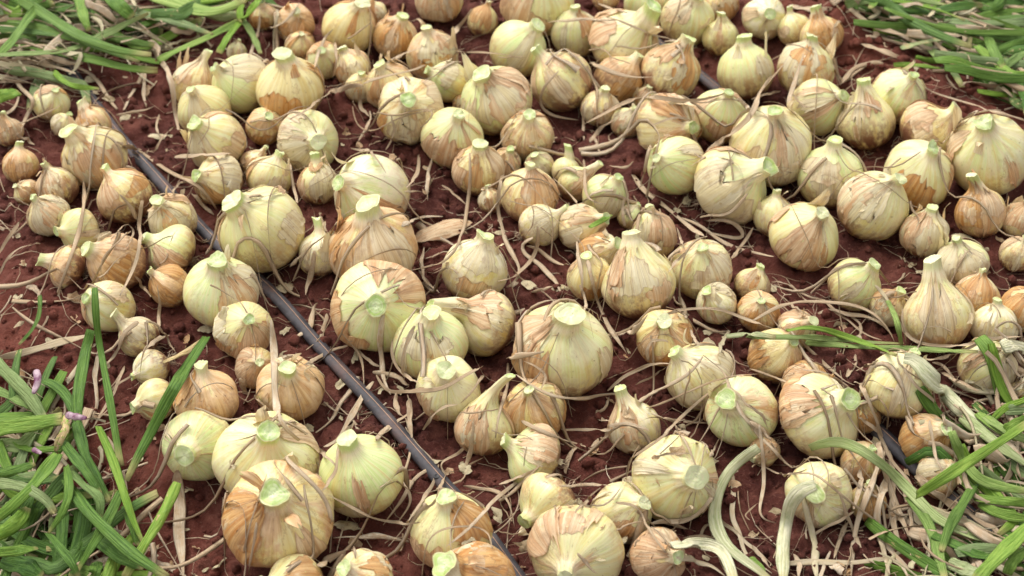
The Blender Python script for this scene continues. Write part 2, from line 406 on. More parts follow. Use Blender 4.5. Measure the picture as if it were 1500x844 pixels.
# ------------------------------------------------------------------ onions
# tile, bulb centre x y, bulb width, neck tip x y, look: g green, y yellow, o orange tan, p papery pink, w whitish; options
ONIONS = """
A1 280 570 190 330 490 y
A1 345 690 130 390 630 y
A1 520 690 190 440 565 o
B1 515 95 345 430 -75 p;big
A1 45 730 150 25 615 p
B1 110 130 190 100 -5 o
B1 150 275 140 100 230 p
B1 330 235 210 265 95 p
B1 690 300 295 575 140 o
B1 275 405 220 205 315 p
B1 435 475 250 320 500 g;h=.85
B1 375 680 240 230 620 o;h=.8
B1 645 660 310 500 570 o;tan=1.2
B1 945 440 260 905 325 p
B1 950 580 300 815 490 g;h=.8
B1 935 790 230 825 705 o
B1 1218 830 390 1235 665 g;h=.95
C1 600 110 280 495 70 y
C1 765 275 215 620 155 y
C1 1340 255 310 1385 165 y
C1 1400 415 220 1450 360 o
C2 245 565 365 240 435 y;tan=.8;h=.9
C1 835 445 190 725 490 w
C1 865 620 220 745 650 y
C1 1120 640 355 1110 460 o;h=.9;tan=1.3
D1 1125 140 375 1095 165 g
D1 1417 280 540 1475 95 y;h=.85
D2 180 545 570 205 385 o;h=.92
D2 630 300 435 570 100 g;tan=.35
D2 260 810 360 85 785 y;h=.85
D2 650 880 330 540 785 p
D2 1130 620 425 1120 385 y
D2 1260 880 440 1075 760 o;nr=.32
A2 100 100 150 85 20 o
A2 270 135 210 290 100 o;tan=1.1
A2 300 255 160 320 185 o
A2 565 155 285 635 15 o;tan=.5
A2 715 80 130 690 5 p
A2 820 215 235 860 88 o
A2 1060 0 250 1050 -110 p
A2 1300 120 165 1335 10 y
A2 1030 315 280 1010 155 p
A2 430 335 190 450 297 y;h=1.15
A2 590 385 200 545 262 p
A2 1120 460 220 995 400 g
A2 230 500 350 245 320 o;tan=.6
A1 1335 480 310 1195 425 g
A1 1060 480 250 1140 290 p
A1 1130 605 280 1085 488 y
A1 1195 775 310 1080 695 y
A2 110 690 195 150 630 o
A2 345 770 325 420 780 y
A2 800 510 270 740 385 p
A2 910 615 350 910 557 p;h=.9
A2 640 490 160 660 415 p
A2 1110 740 320 1145 632 y
A2 1190 560 110 1215 480 p
A2 1390 580 390 1305 425 g;h=.9
A3 155 740 265 150 648 p
B2 1270 140 270 1290 0 o
B2 1345 320 130 1325 235 p
A3 215 15 380 240 -130 y
A3 105 275 300 215 150 g
A3 355 455 315 200 270 y;tan=.6
A3 430 195 255 420 52 y
A3 690 245 400 870 80 y;pear;h=.85
A3 650 440 250 770 305 o
A3 810 20 240 825 -100 g
A3 1040 120 280 1085 -5 y
A3 940 415 305 1040 215 y;tan=.5
A3 560 600 200 570 488 p
A3 700 680 160 745 600 y
A3 810 545 130 825 470 p
A3 920 690 330 1055 720 p
B3 980 125 310 835 80 g
A3 1210 645 295 1260 508 g
A3 1360 400 305 1320 210 g
A3 1215 210 190 1228 68 y
A3 1220 25 200 1200 -70 o
A4 85 110 230 95 100 w
A4 375 195 225 330 30 o
A4 235 165 180 190 40 y
A4 295 390 300 345 210 y;tan=.5
A4 355 590 300 497 540 g
A4 640 670 305 605 435 y;pear
A4 800 540 290 862 425 g
A4 960 730 330 1135 625 o;tan=.5;h=.85
B4 1310 70 430 1250 -85 y
B4 140 45 440 150 -165 y
B4 410 170 340 405 -35 g
B3 1270 240 410 1445 120 g;h=.88
B4 910 180 370 960 60 y
B4 665 350 370 782 178 y
B4 125 410 210 130 255 y
B4 290 515 360 375 390 y
B4 950 505 250 978 355 p
B4 1160 655 280 1125 520 g;h=.82
B4 1290 395 260 1262 170 o
B4 1450 425 200 1480 310 p
B4 1460 615 190 1490 515 p
B4 570 790 280 690 690 g
C4 740 105 200 800 10 p
C4 1025 170 370 975 -145 w;pear;tan=.6
C4 1240 60 230 1270 -90 p
C4 1490 130 240 1525 10 o
C4 1335 225 250 1345 70 w
B3 40 115 170 60 40 p
B3 170 295 300 190 122 o;tan=.55
B3 225 115 155 195 50 y
B3 370 155 150 410 20 y
B3 420 225 180 552 110 g;h=1.1
B3 585 300 240 660 195 g
B3 225 455 225 380 358 w;h=1.05
B3 455 485 255 590 440 p
B3 860 510 235 845 345 y;h=1.15
B3 720 405 140 770 335 g
B3 545 590 230 645 545 p
B3 505 745 240 480 620 o
B3 775 775 375 712 500 y;pear
B3 1115 695 320 1095 550 y;tan=.5
B3 1390 785 185 1450 680 p
C3 1430 140 220 1430 60 o
C3 1200 95 220 1130 18 w
C3 910 290 300 885 180 o
C3 330 400 515 330 165 y;big
C2 1330 205 360 1025 50 w;pear;h=.9
C2 745 130 490 755 85 g;h=.85
C2 1000 315 385 975 120 g
C2 1130 590 355 1110 478 w
C2 1330 725 310 1365 385 y;pear
C3 170 670 335 110 535 o
B1 1445 480 470 1288 298 y;green=.5;nr=.27;h=1.0
B2 130 195 240 190 58 y
B2 50 115 150 112 20 p
B1 1205 205 260 1092 178 p
B2 400 230 210 385 55 y
B2 700 275 400 520 200 g;pale
B2 710 590 455 660 365 o;nr=.28;tan=.95
B2 400 620 230 420 425 w
B2 1250 705 345 1335 505 w
D3 200 190 345 15 110 g;h=.8
D3 280 455 345 135 535 y;h=.85
D3 670 505 320 795 400 y
D3 955 310 465 1030 268 y;h=.92
D3 440 690 490 335 770 y;tan=.45;h=.9
D3 870 740 290 970 715 o
C3 750 780 290 665 555 w;pear
C3 1130 525 365 985 380 w
C3 1320 665 380 1230 608 g;tan=.5;h=.9
C4 140 410 290 252 320 o
C4 250 235 200 315 175 p
C4 360 685 450 515 578 y;h=.82
C4 770 610 370 830 395 w;h=1.05
C4 665 690 165 640 600 o
D4 970 140 270 1065 55 o
C4 1290 440 305 1385 325 y
C4 1470 590 130 1510 540 o
D4 370 390 350 280 375 y
D4 640 440 200 640 320 o
D4 600 220 220 640 130 o
D4 1010 245 220 1085 195 p
D4 75 150 160 0 195 p
C4 285 540 250 352 492 o
A3 590 0 140 600 -80 o
A1 1300 290 110 1320 220 y
"""
LOOKS = dict(  # green, tan, dirt, pale, paper kind
    g=(1.0, 0.14, 0.45, 0.35, 0.40), y=(0.50, 0.30, 0.50, 0.40, 0.50), o=(0.08, 0.72, 0.65, 0.20, 0.82),
    p=(0.12, 0.55, 0.70, 0.50, 0.55), w=(0.40, 0.16, 0.50, 0.90, 0.30))

recs = []
for ln in ONIONS.strip().splitlines():
    head, *opts = ln.split(';')
    tk = head.split()
    t = tk[0]; v = list(map(float, tk[1:6])); code = tk[6]
    px, py = tile(t, v[0], v[1]); qx, qy = tile(t, v[3], v[4]); w = v[2] / 3.75
    op = {}
    for o_ in opts:
        k, _, val = o_.partition('='); op[k] = float(val) if val else True
    w *= 1.05; h = op.get('h', 1.06) * random.uniform(0.96, 1.05)
    R = 0.03; z = 0.03
    d = ray(px, py)
    for _ in range(8):
        c = CAM + d * (z - CAM_H) / d[2]
        R = w / 2 * ((c - CAM) @ FWD) / F_PX
        z = float(terrain(c[0], c[1])) + R * 0.86 * (0.35 + 0.65 * h)
    dx, dy = (qx - px) / (w / 2), (qy - py) / (w / 2)
    m = math.hypot(dx, dy)
    L = max(1.28 * (0.4 + 0.6 * h), m * 1.04)
    if op.get('pear'): L = max(L, 1.5)
    k = math.sqrt(max(0, L * L - m * m))
    ax = RIGHT * dx - UP * dy - FWD * k
    ax /= np.linalg.norm(ax)
    if ax[2] * L < -0.55: ax[2] = -0.3; ax /= np.linalg.norm(ax)
    recs.append(dict(c=c, R=R, ax=ax, L=L, h=h, code=code, op=op, px=(px, py), w=w, m=m))

# let neighbours that were read too close slide apart a little along the ground
C = np.array([r['c'] for r in recs]); RR = np.array([r['R'] for r in recs]); C0 = C.copy()
for it in range(40):
    D = C[:, None] - C[None]; dist = np.linalg.norm(D, axis=2) + np.eye(len(C))
    pen = np.maximum(0, 0.90 * (RR[:, None] + RR[None]) - dist); np.fill_diagonal(pen, 0)
    mv = (D / dist[..., None] * pen[..., None]).sum(1) * 0.25
    # mostly move along the line of sight on the ground, less across
    mv[:, 0] *= 0.45
    mv[:, 2] *= 0.5
    C += mv
    off = C - C0
    lim = np.array([0.008, 0.022, 0.018])
    C = C0 + np.clip(off, -lim, lim)
    C[:, 2] = np.maximum(C[:, 2], C0[:, 2] - 0.002)
for r, c in zip(recs, C): r['c'] = c

def onion_profile(L, h, nr, pear, M_):
    a = [(0.02, -.87*h), (.15, -.875*h), (.44, -.80*h), (.75, -.58*h), (.94, -.27*h), (1, .03*h)]
    if pear: b = [(.92, .32*h), (.74, .58*h), (.53, .82*h), (.37, 1.02*h)]
    else: b = [(.955, .32*h), (.82, .57*h), (.60, .77*h), (.41, .89*h)]
    top = b[-1][1]
    e = [(nr * 1.22, top + .30 * max(L - top, .12)), (nr * 1.0, top + .62 * max(L - top, .12)), (nr * 1.04, top + max(L - top, .12))]
    P = catmull(np.array(a + b + e), M_)
    z = P[:, 1]
    s = np.where(z < top, 0.78 * (z + .875*h) / (top + .875*h), 0.78 + 0.22 * (z - top) / max(z[-1] - top, 1e-3))
    return P[:, 0], z, np.clip(s, 0, 1)

def make_onion(i, r):
    R, L, h, op, code = r['R'], r['L'], r['h'], r['op'], r['code']
    g_, t_, d_, p_, kind = LOOKS[code]
    g_ = op.get('green', g_) * random.uniform(.75, 1.2); t_ = op.get('tan', t_) * random.uniform(.7, 1.25)
    p_ = 0.9 if op.get('pale') else p_ * random.uniform(.5, 1.3); d_ *= random.uniform(.4, 1.6)
    big = r['w'] > 85
    N = 72 if big else 56; K = 54 if big else 42
    nr = op.get('nr', random.uniform(.165, .29))
    rr, zz, ss = onion_profile(L, h, nr, op.get('pear'), K)
    u = np.linspace(0, 2 * math.pi, N, endpoint=False)
    cu, su = np.cos(u)[None], np.sin(u)[None]
    sd = i * 7.31
    rad = rr[:, None] * np.ones((1, N)); Z = zz[:, None] * np.ones((1, N)); S = ss[:, None] * np.ones((1, N))
    am = dict(g=.06, y=.075, o=.08, p=.12, w=.08)[code]
    body = sstep(0.0, 0.15, S) * (1 - sstep(.80, .9, S))
    rad = rad * (1 + am * noise3(cu*1.1 + sd, su*1.1, Z*1.1) * body + .5 * am * noise3(cu*3.2 + sd, su*3.2 + 9, Z*1.3) * body
                 + .006 * noise3(cu*11 + sd, su*11, Z*.6))
    nk = sstep(.62, .9, S)
    rad = rad * (1 + nk * (.20 * noise3(cu*1.2 + sd, su*1.2, 4 + Z*1.5) + .06 * (1 - .6*sstep(.9, 1, S)) * noise3(cu*3.1 + sd, su*3.1, 8 + Z*2) + .05 * (1 - sstep(.9, 1, S)) * noise3(cu*7 + sd, su*7, Z*2)))
    Z = Z + (.07 * noise3(cu*.9 + sd, su*.9, 2.2) + .025 * noise3(cu*4 + sd, su*4, 6.2)) * sstep(.90, 1, S)
    X, Y = rad * cu, rad * su
    # a lobed onion pinches along one side
    ba = random.uniform(0, 6.28); bend = random.uniform(-.22, .22)
    q = np.maximum(0, Z - .75*h)
    X = X + math.cos(ba) * bend * (q + 1.6*q*q); Y = Y + math.sin(ba) * bend * (q + 1.6*q*q)
    P = np.stack([X, Y, Z], -1) * R
    pv = np.stack([cu + 0*Z, su + 0*Z, S], -1)
    seed = (i * 0.6180339) % 1.0
    ng = random.uniform(.0, 1.0)
    npts = K * N
    par = np.tile([min(g_, 1), min(t_, 1), min(d_, 1)], (npts, 1)); par2 = np.tile([min(p_, 1), seed, ng], (npts, 1))
    V = P.reshape(-1, 3); F = grid_faces(K, N)
    # close the root end
    V = np.vstack([V, [[0, 0, V[:N, 2].mean()]]])
    capf = np.array([[(j + 1) % N, j, npts, npts] for j in range(N)])
    PV = np.vstack([pv.reshape(-1, 3), [[0, 0, 0]]]); par = np.vstack([par, par[:1]]); par2 = np.vstack([par2, par2[:1]])
    tri = np.vstack([F[:, [0, 1, 2]], F[:, [0, 2, 3]], capf[:, :3]])
    root = bpy.data.objects.new('onion', None)
    root.empty_display_size = 0.02
    col.objects.link(root)
    z = Vector(r['ax']); xax = z.orthogonal().normalized(); yax = z.cross(xax)
    spin = random.uniform(0, 6.28)
    rot = Matrix((xax, yax, z)).transposed().to_4x4() @ Matrix.Rotation(spin, 4, 'Z')
    root.matrix_world = Matrix.Translation(Vector(r['c'])) @ rot
    obj('bulb', mesh_np('bulb', V, tri, dict(pv=PV, par=par, par2=par2)), M['onion'], root)
    # cut end of the neck: a slightly hollow green face inside the ragged rim
    rim = P[-1]; cen = rim.mean(0)
    rings = []
    prf = [(1.0, -.012), (.94, .008), (.86, -.022), (.78, .002), (.68, -.032), (.58, -.010), (.46, -.045), (.34, -.020), (.20, -.052), (.03, -.045)]
    for f, dz in prf:
        q = cen + (rim - cen) * f; q[:, 2] += dz * R * (1 + .35 * noise3(np.cos(u)*2*f + sd, np.sin(u)*2*f, 1.0)); rings.append(q)
    cp = np.stack(rings)[:, ::2]
    n2 = cp.shape[1]
    cpv = np.stack([np.repeat([f for f, _ in prf], n2), np.tile(np.linspace(0, 1, n2), len(prf)), np.full(len(prf)*n2, seed)], -1)
    obj('cut_neck', mesh_np('cut_neck', cp.reshape(-1, 3), grid_faces(len(prf), n2)[:, ::-1][:, ::-1], dict(pv=cpv)), M['cut'], root)
    # dry skin, in torn sheets lifted off the bulb
    Nn = np.cross(np.roll(P, -1, 1) - np.roll(P, 1, 1), np.gradient(P, axis=0)); Nn /= np.linalg.norm(Nn, axis=2, keepdims=True) + 1e-9
    if (Nn[K//2] * P[K//2]).sum() < 0: Nn = -Nn
    def surf(uu, sv):
        fj = (uu / (2*math.pi) * N) % N; j0 = np.floor(fj).astype(int) % N; fx = (fj - np.floor(fj))[..., None]; j1 = (j0 + 1) % N
        fi = np.clip(np.interp(sv, ss, np.arange(K)), 0, K - 1.001); i0 = fi.astype(int); fy = (fi - i0)[..., None]
        o = []
        for A in (P, Nn):
            o.append((A[i0, j0]*(1-fx) + A[i0, j1]*fx)*(1-fy) + (A[i0+1, j0]*(1-fx) + A[i0+1, j1]*fx)*fy)
        return o
    npatch = {'g': (2, 4), 'y': (3, 5), 'o': (3, 5), 'p': (5, 8), 'w': (3, 5)}[code]
    loc = rot.to_3x3().transposed() @ Vector(CAM - r['c'])
    ucam = math.atan2(loc.y, loc.x)        # skin also tears on the open, upper side
    for k in range(random.randint(*npatch)):
        u0 = random.uniform(0, 6.28); s0 = random.uniform(.30, .74)
        if k == 0: u0 = ucam + random.uniform(-.9, .9); s0 = random.uniform(.35, .7)
        du = random.choice([.16, .28, .45, .7, 1.0]) * random.uniform(.8, 1.3) * (1.15 if code in 'op' else .85); dsz = random.uniform(.10, .32)
        nr_, ns_ = 8, 44
        th = np.linspace(0, 2*math.pi, ns_, endpoint=False); rho = np.linspace(.02, 1, nr_) ** .8
        out = 1 + .28 * noise3(np.cos(th)*1.6 + sd + k*3, np.sin(th)*1.6, k) + .20 * noise3(np.cos(th)*4.5 + sd, np.sin(th)*4.5, k + 5) + .10 * noise3(np.cos(th)*11 + sd, np.sin(th)*11, k + 8)
        sq = 1 / (np.abs(np.cos(th)) ** 3.2 + np.abs(np.sin(th)) ** 3.2) ** (1 / 3.2)
        A = rho[:, None] * (.35 + .65 * out)[None] * sq[None]
        uu = u0 + du * A * np.cos(th)[None]
        rag = 1 + .45 * noise3(np.cos(th)*5 + sd, np.sin(th)*1.2, k + 2.2) + .30 * noise3(np.cos(th)*14 + sd, np.sin(th)*2, k + 4.2)
        sv = np.clip(s0 + dsz * A * np.sin(th)[None] * (1 + (rag - 1)[None] * rho[:, None]), .03, .95)
        p0, n0 = surf(uu, sv)
        e = rho[:, None] ** 4
        lift = .010 + .012 * np.abs(noise3(uu*2 + sd, sv*6, k)) + e * (.004 + .075 * np.maximum(0, noise3(np.cos(th)*1.3 + sd, np.sin(th)*1.3, k + 11.5))[None]) + .012 * noise3(uu*7 + sd, sv*3, 3.1 + k)
        Q = p0 + n0 * (np.maximum(lift, .006) * R)[..., None]
        qpv = np.stack([np.cos(uu), np.sin(uu), sv], -1).reshape(-1, 3)
        kd = np.clip(kind + random.uniform(-.42, .34), 0, 1)
        qp = np.stack([np.full(nr_*ns_, kd), np.repeat(rho, ns_), np.full(nr_*ns_, (seed + .17*k) % 1)], -1)
        obj('dry_skin', mesh_np('dry_skin', Q.reshape(-1, 3), grid_faces(nr_, ns_), dict(pv=qpv, par=qp)), M['paper'], root)
    # shreds of skin standing off the shoulder
    for k in range(random.choice([0, 0, 1, 1, 2]) + (1 if code == 'p' else 0)):
        u0 = random.uniform(0, 6.28); s0 = random.uniform(.55, .8)
        ln_ = random.uniform(.25, .55); wd = random.uniform(.10, .24)
        tt = np.linspace(0, 1, 9); cc = np.linspace(-1, 1, 5)
        sv = s0 + tt * .14; W = wd * (1 - tt**2 * .9) * (1 + .3 * noise3(tt*5 + sd, k, 0))
        uu = u0 + W[:, None] * cc[None] * 1.6
        p0, n0 = surf(uu, np.clip(sv, 0, .97)[:, None] + 0*uu)
        Q = p0 + n0 * ((.01 + ln_ * tt**1.7)[:, None] * R * (1 + .25 * cc[None]**2))[..., None]
        Q[..., 2] += (tt**2 * random.uniform(-.15, .25) * R)[:, None]
        qpv = np.stack([np.cos(uu), np.sin(uu), sv[:, None] + 0*uu], -1).reshape(-1, 3)
        qp = np.tile([np.clip(kind - .1, 0, 1), .6, (seed + .31*k) % 1], (45, 1))
        obj('skin_shred', mesh_np('skin_shred', Q.reshape(-1, 3), grid_faces(9, 5, False), dict(pv=qpv, par=qp)), M['paper'], root)
    # roots
    nrt = 26; pts = []; fcs = []
    for k in range(nrt):
        a = random.uniform(0, 6.28); ra = random.uniform(.02, .15) * R; ln_ = random.uniform(.2, .75) * R
        b0 = np.array([math.cos(a)*ra, math.sin(a)*ra, -.85*h*R]); dr = np.array([math.cos(a)*random.uniform(.1, 1.0), math.sin(a)*random.uniform(.1, 1), -random.uniform(.4, 1)])
        wv = rng.normal(0, .08*R, (4, 3)); wv[0] = 0
        cl = b0 + dr * ln_ * np.linspace(0, 1, 4)[:, None] + wv
        for m_ in range(4):
            for q in range(3):
                an = q * 2.094; rr_ = .0007 * (1 - .18*m_)
                pts.append(cl[m_] + np.array([math.cos(an), math.sin(an), 0.3*math.cos(an)]) * rr_)
        b_ = k * 12
        fcs += [[b_+m_*3+q, b_+m_*3+(q+1) % 3, b_+m_*3+3+(q+1) % 3, b_+m_*3+3+q] for m_ in range(3) for q in range(3)]
    obj('root_tuft', mesh_np('root_tuft', np.array(pts), np.array(fcs)), M['root'], root)
    return root

onion_objs = [make_onion(i, r) for i, r in enumerate(recs)]

# ------------------------------------------------------------------ where a line of sight meets the onions or the soil
SC = np.array([r['c'] for r in recs]); SR = np.array([r['R'] * (0.35 + 0.65 * r['h']) for r in recs])
def hit(px, py, lift=0.004):
    d = ray(px, py)
    p = CAM + d * (0.0 - CAM_H) / d[2]
    for _ in range(4):
        z = float(terrain(p[0], p[1])) + 0.004
        p = CAM + d * (z - CAM_H) / d[2]
    t = np.linalg.norm(p - CAM)
    oc = CAM - SC; b = oc @ d; cc = (oc * oc).sum(1) - SR ** 2; disc = b * b - cc
    ok = disc > 0
    if ok.any():
        th = -b[ok] - np.sqrt(disc[ok])
        t = min(t, th.min())
    return CAM + d * t + np.array([0, -0.4, 0.9]) * lift

def top_z(x, y):
    """height of soil or onion under a point, for straw that lies across them"""
    z = terrain(x, y)
    dx = x[:, None] - SC[None, :, 0]; dy = y[:, None] - SC[None, :, 1]
    q = SR[None] ** 2 - dx**2 - dy**2
    zz = np.where(q > 0, SC[None, :, 2] + np.sqrt(np.maximum(q, 0)), -9)
    return np.maximum(z, zz.max(1))

# ------------------------------------------------------------------ leaves and straw
def ribbon(path, width, flat=0.35, twist=0.0, curl=0.0, taper=(0.7, 0.3), seg=8, ws=0.0, sd=0.0, par=(0, 0, 0), name='leaf'):
    """a closed, flattened tube (flat ~.35) or a thin curled strip (flat ~.06) along a path"""
    P = np.asarray(path, float); n = len(P)
    T = np.gradient(P, axis=0); T /= np.linalg.norm(T, axis=1, keepdims=True) + 1e-9
    t = np.linspace(0, 1, n)
    U = np.array([0, -.45, .9]) + 0.25 * np.stack([noise3(t*3 + sd, 1.5, 0), noise3(t*3 + sd, 2.5, 0), 0*t], 1)
    B = np.cross(T, U); B /= np.linalg.norm(B, axis=1, keepdims=True) + 1e-9
    Nn = np.cross(B, T)
    ang = twist * (t - .5) + .5 * noise3(t*4 + sd, 7.7, 0) * (1 if twist else .3)
    B2 = B * np.cos(ang)[:, None] + Nn * np.sin(ang)[:, None]; N2 = -B * np.sin(ang)[:, None] + Nn * np.cos(ang)[:, None]
    e0 = np.clip(t / .10, 0, 1) ** .7; e1 = np.clip((1 - t) / .35, 0, 1) ** .7
    W = width / 2 * (taper[0] + (1 - taper[0]) * e0) * (taper[1] + (1 - taper[1]) * e1) * (1 + ws * noise3(t*6 + sd, 3.3, 0))
    fl = flat * (1 + .5 * noise3(t*7 + sd, 5.1, 0))
    a = np.linspace(0, 2*math.pi, seg, endpoint=False)
    ca, sa = np.cos(a)[None], np.sin(a)[None]
    cre = .28 * noise3(t*5 + sd, 9.9, 0)[:, None] * np.cos(2*a + 1.1*sd)[None] + .16 * noise3(t*9 + sd, 4.4, 0)[:, None] * np.cos(3*a + sd)[None]
    vf = 0
    if flat > .15: vf = (.35 * noise3(t*2.3 + sd, 6.1, 0) + .12)[:, None] * (np.abs(ca) - .5)
    if flat > .15: sa = np.sign(sa) * np.abs(sa) ** 1.25 + cre
    V = P[:, None] + B2[:, None] * (W[:, None] * ca)[..., None] + N2[:, None] * (W[:, None] * (fl[:, None] * sa + vf + curl * (ca**2 - .4)))[..., None]
    pv = np.stack([np.broadcast_to(a / 6.283, (n, seg)), np.broadcast_to(t[:, None], (n, seg)), np.full((n, seg), sd % 1.0)], -1)
    V = V.reshape(-1, 3); F = grid_faces(n, seg)
    V = np.vstack([V, P[:1], P[-1:]]); k = n * seg
    capA = [[(j+1) % seg, j, k, k] for j in range(seg)]; capB = [[k-seg+j, k-seg+(j+1) % seg, k+1, k+1] for j in range(seg)]
    tri = np.vstack([F[:, [0, 1, 2]], F[:, [0, 2, 3]], np.array(capA + capB)[:, :3]])
    pv = np.vstack([pv.reshape(-1, 3), [[0, 0, sd % 1], [0, 1, sd % 1]]])
    return mesh_np(name, V, tri, dict(pv=pv, par=np.tile(par, (len(V), 1))))

def push_out(P, m, up=False):
    """lift points that sit inside an onion: straight up, or back towards where they are seen from"""
    P = P.copy()
    for _ in range(2):
        d = np.tile([0, -.15, .98], (len(P), 1)) if up else CAM - P
        d = d / np.linalg.norm(d, axis=1, keepdims=True)
        D = P[:, None] - SC[None]; Rm = SR[None] * 1.035 + m
        b = (D * d[:, None]).sum(2); cc = (D * D).sum(2) - Rm ** 2
        t = np.where(cc < 0, -b + np.sqrt(np.maximum(b * b - cc, 0)), 0)
        P += d * t.max(1)[:, None]
    P[:, 2] = np.maximum(P[:, 2], terrain(P[:, 0], P[:, 1]) + .004)
    return P

def trace(spec, lift, n, smooth=2, z_up=None):
    pts = []
    for part in spec.split('/'):
        tk = part.split(); t = tk[0]; v = list(map(float, tk[1:]))
        for a, b in zip(v[::2], v[1::2]):
            pts.append(tile(t, a, b))
    px = catmull(pts, max(len(pts) * 3, 10))
    P = np.array([hit(x, y, lift) for x, y in px])
    for k in range(smooth + 2):
        Q = P.copy(); Q[1:-1] = .25*P[:-2] + .5*P[1:-1] + .25*P[2:]; P = push_out(Q, lift)
    if z_up is not None: P = lift_path(P, z_up)
    return catmull(P, n)

def lift_path(P, dz):
    """raise a path, keeping its line of sight"""
    d = CAM - P; d /= np.linalg.norm(d, axis=1, keepdims=True)
    k = np.asarray(dz) / d[:, 2]
    return P + d * np.reshape(k, (-1, 1))

def px_width(P, zoom_px):
    return zoom_px / 3.75 * float(((P.mean(0) - CAM) @ FWD)) / F_PX

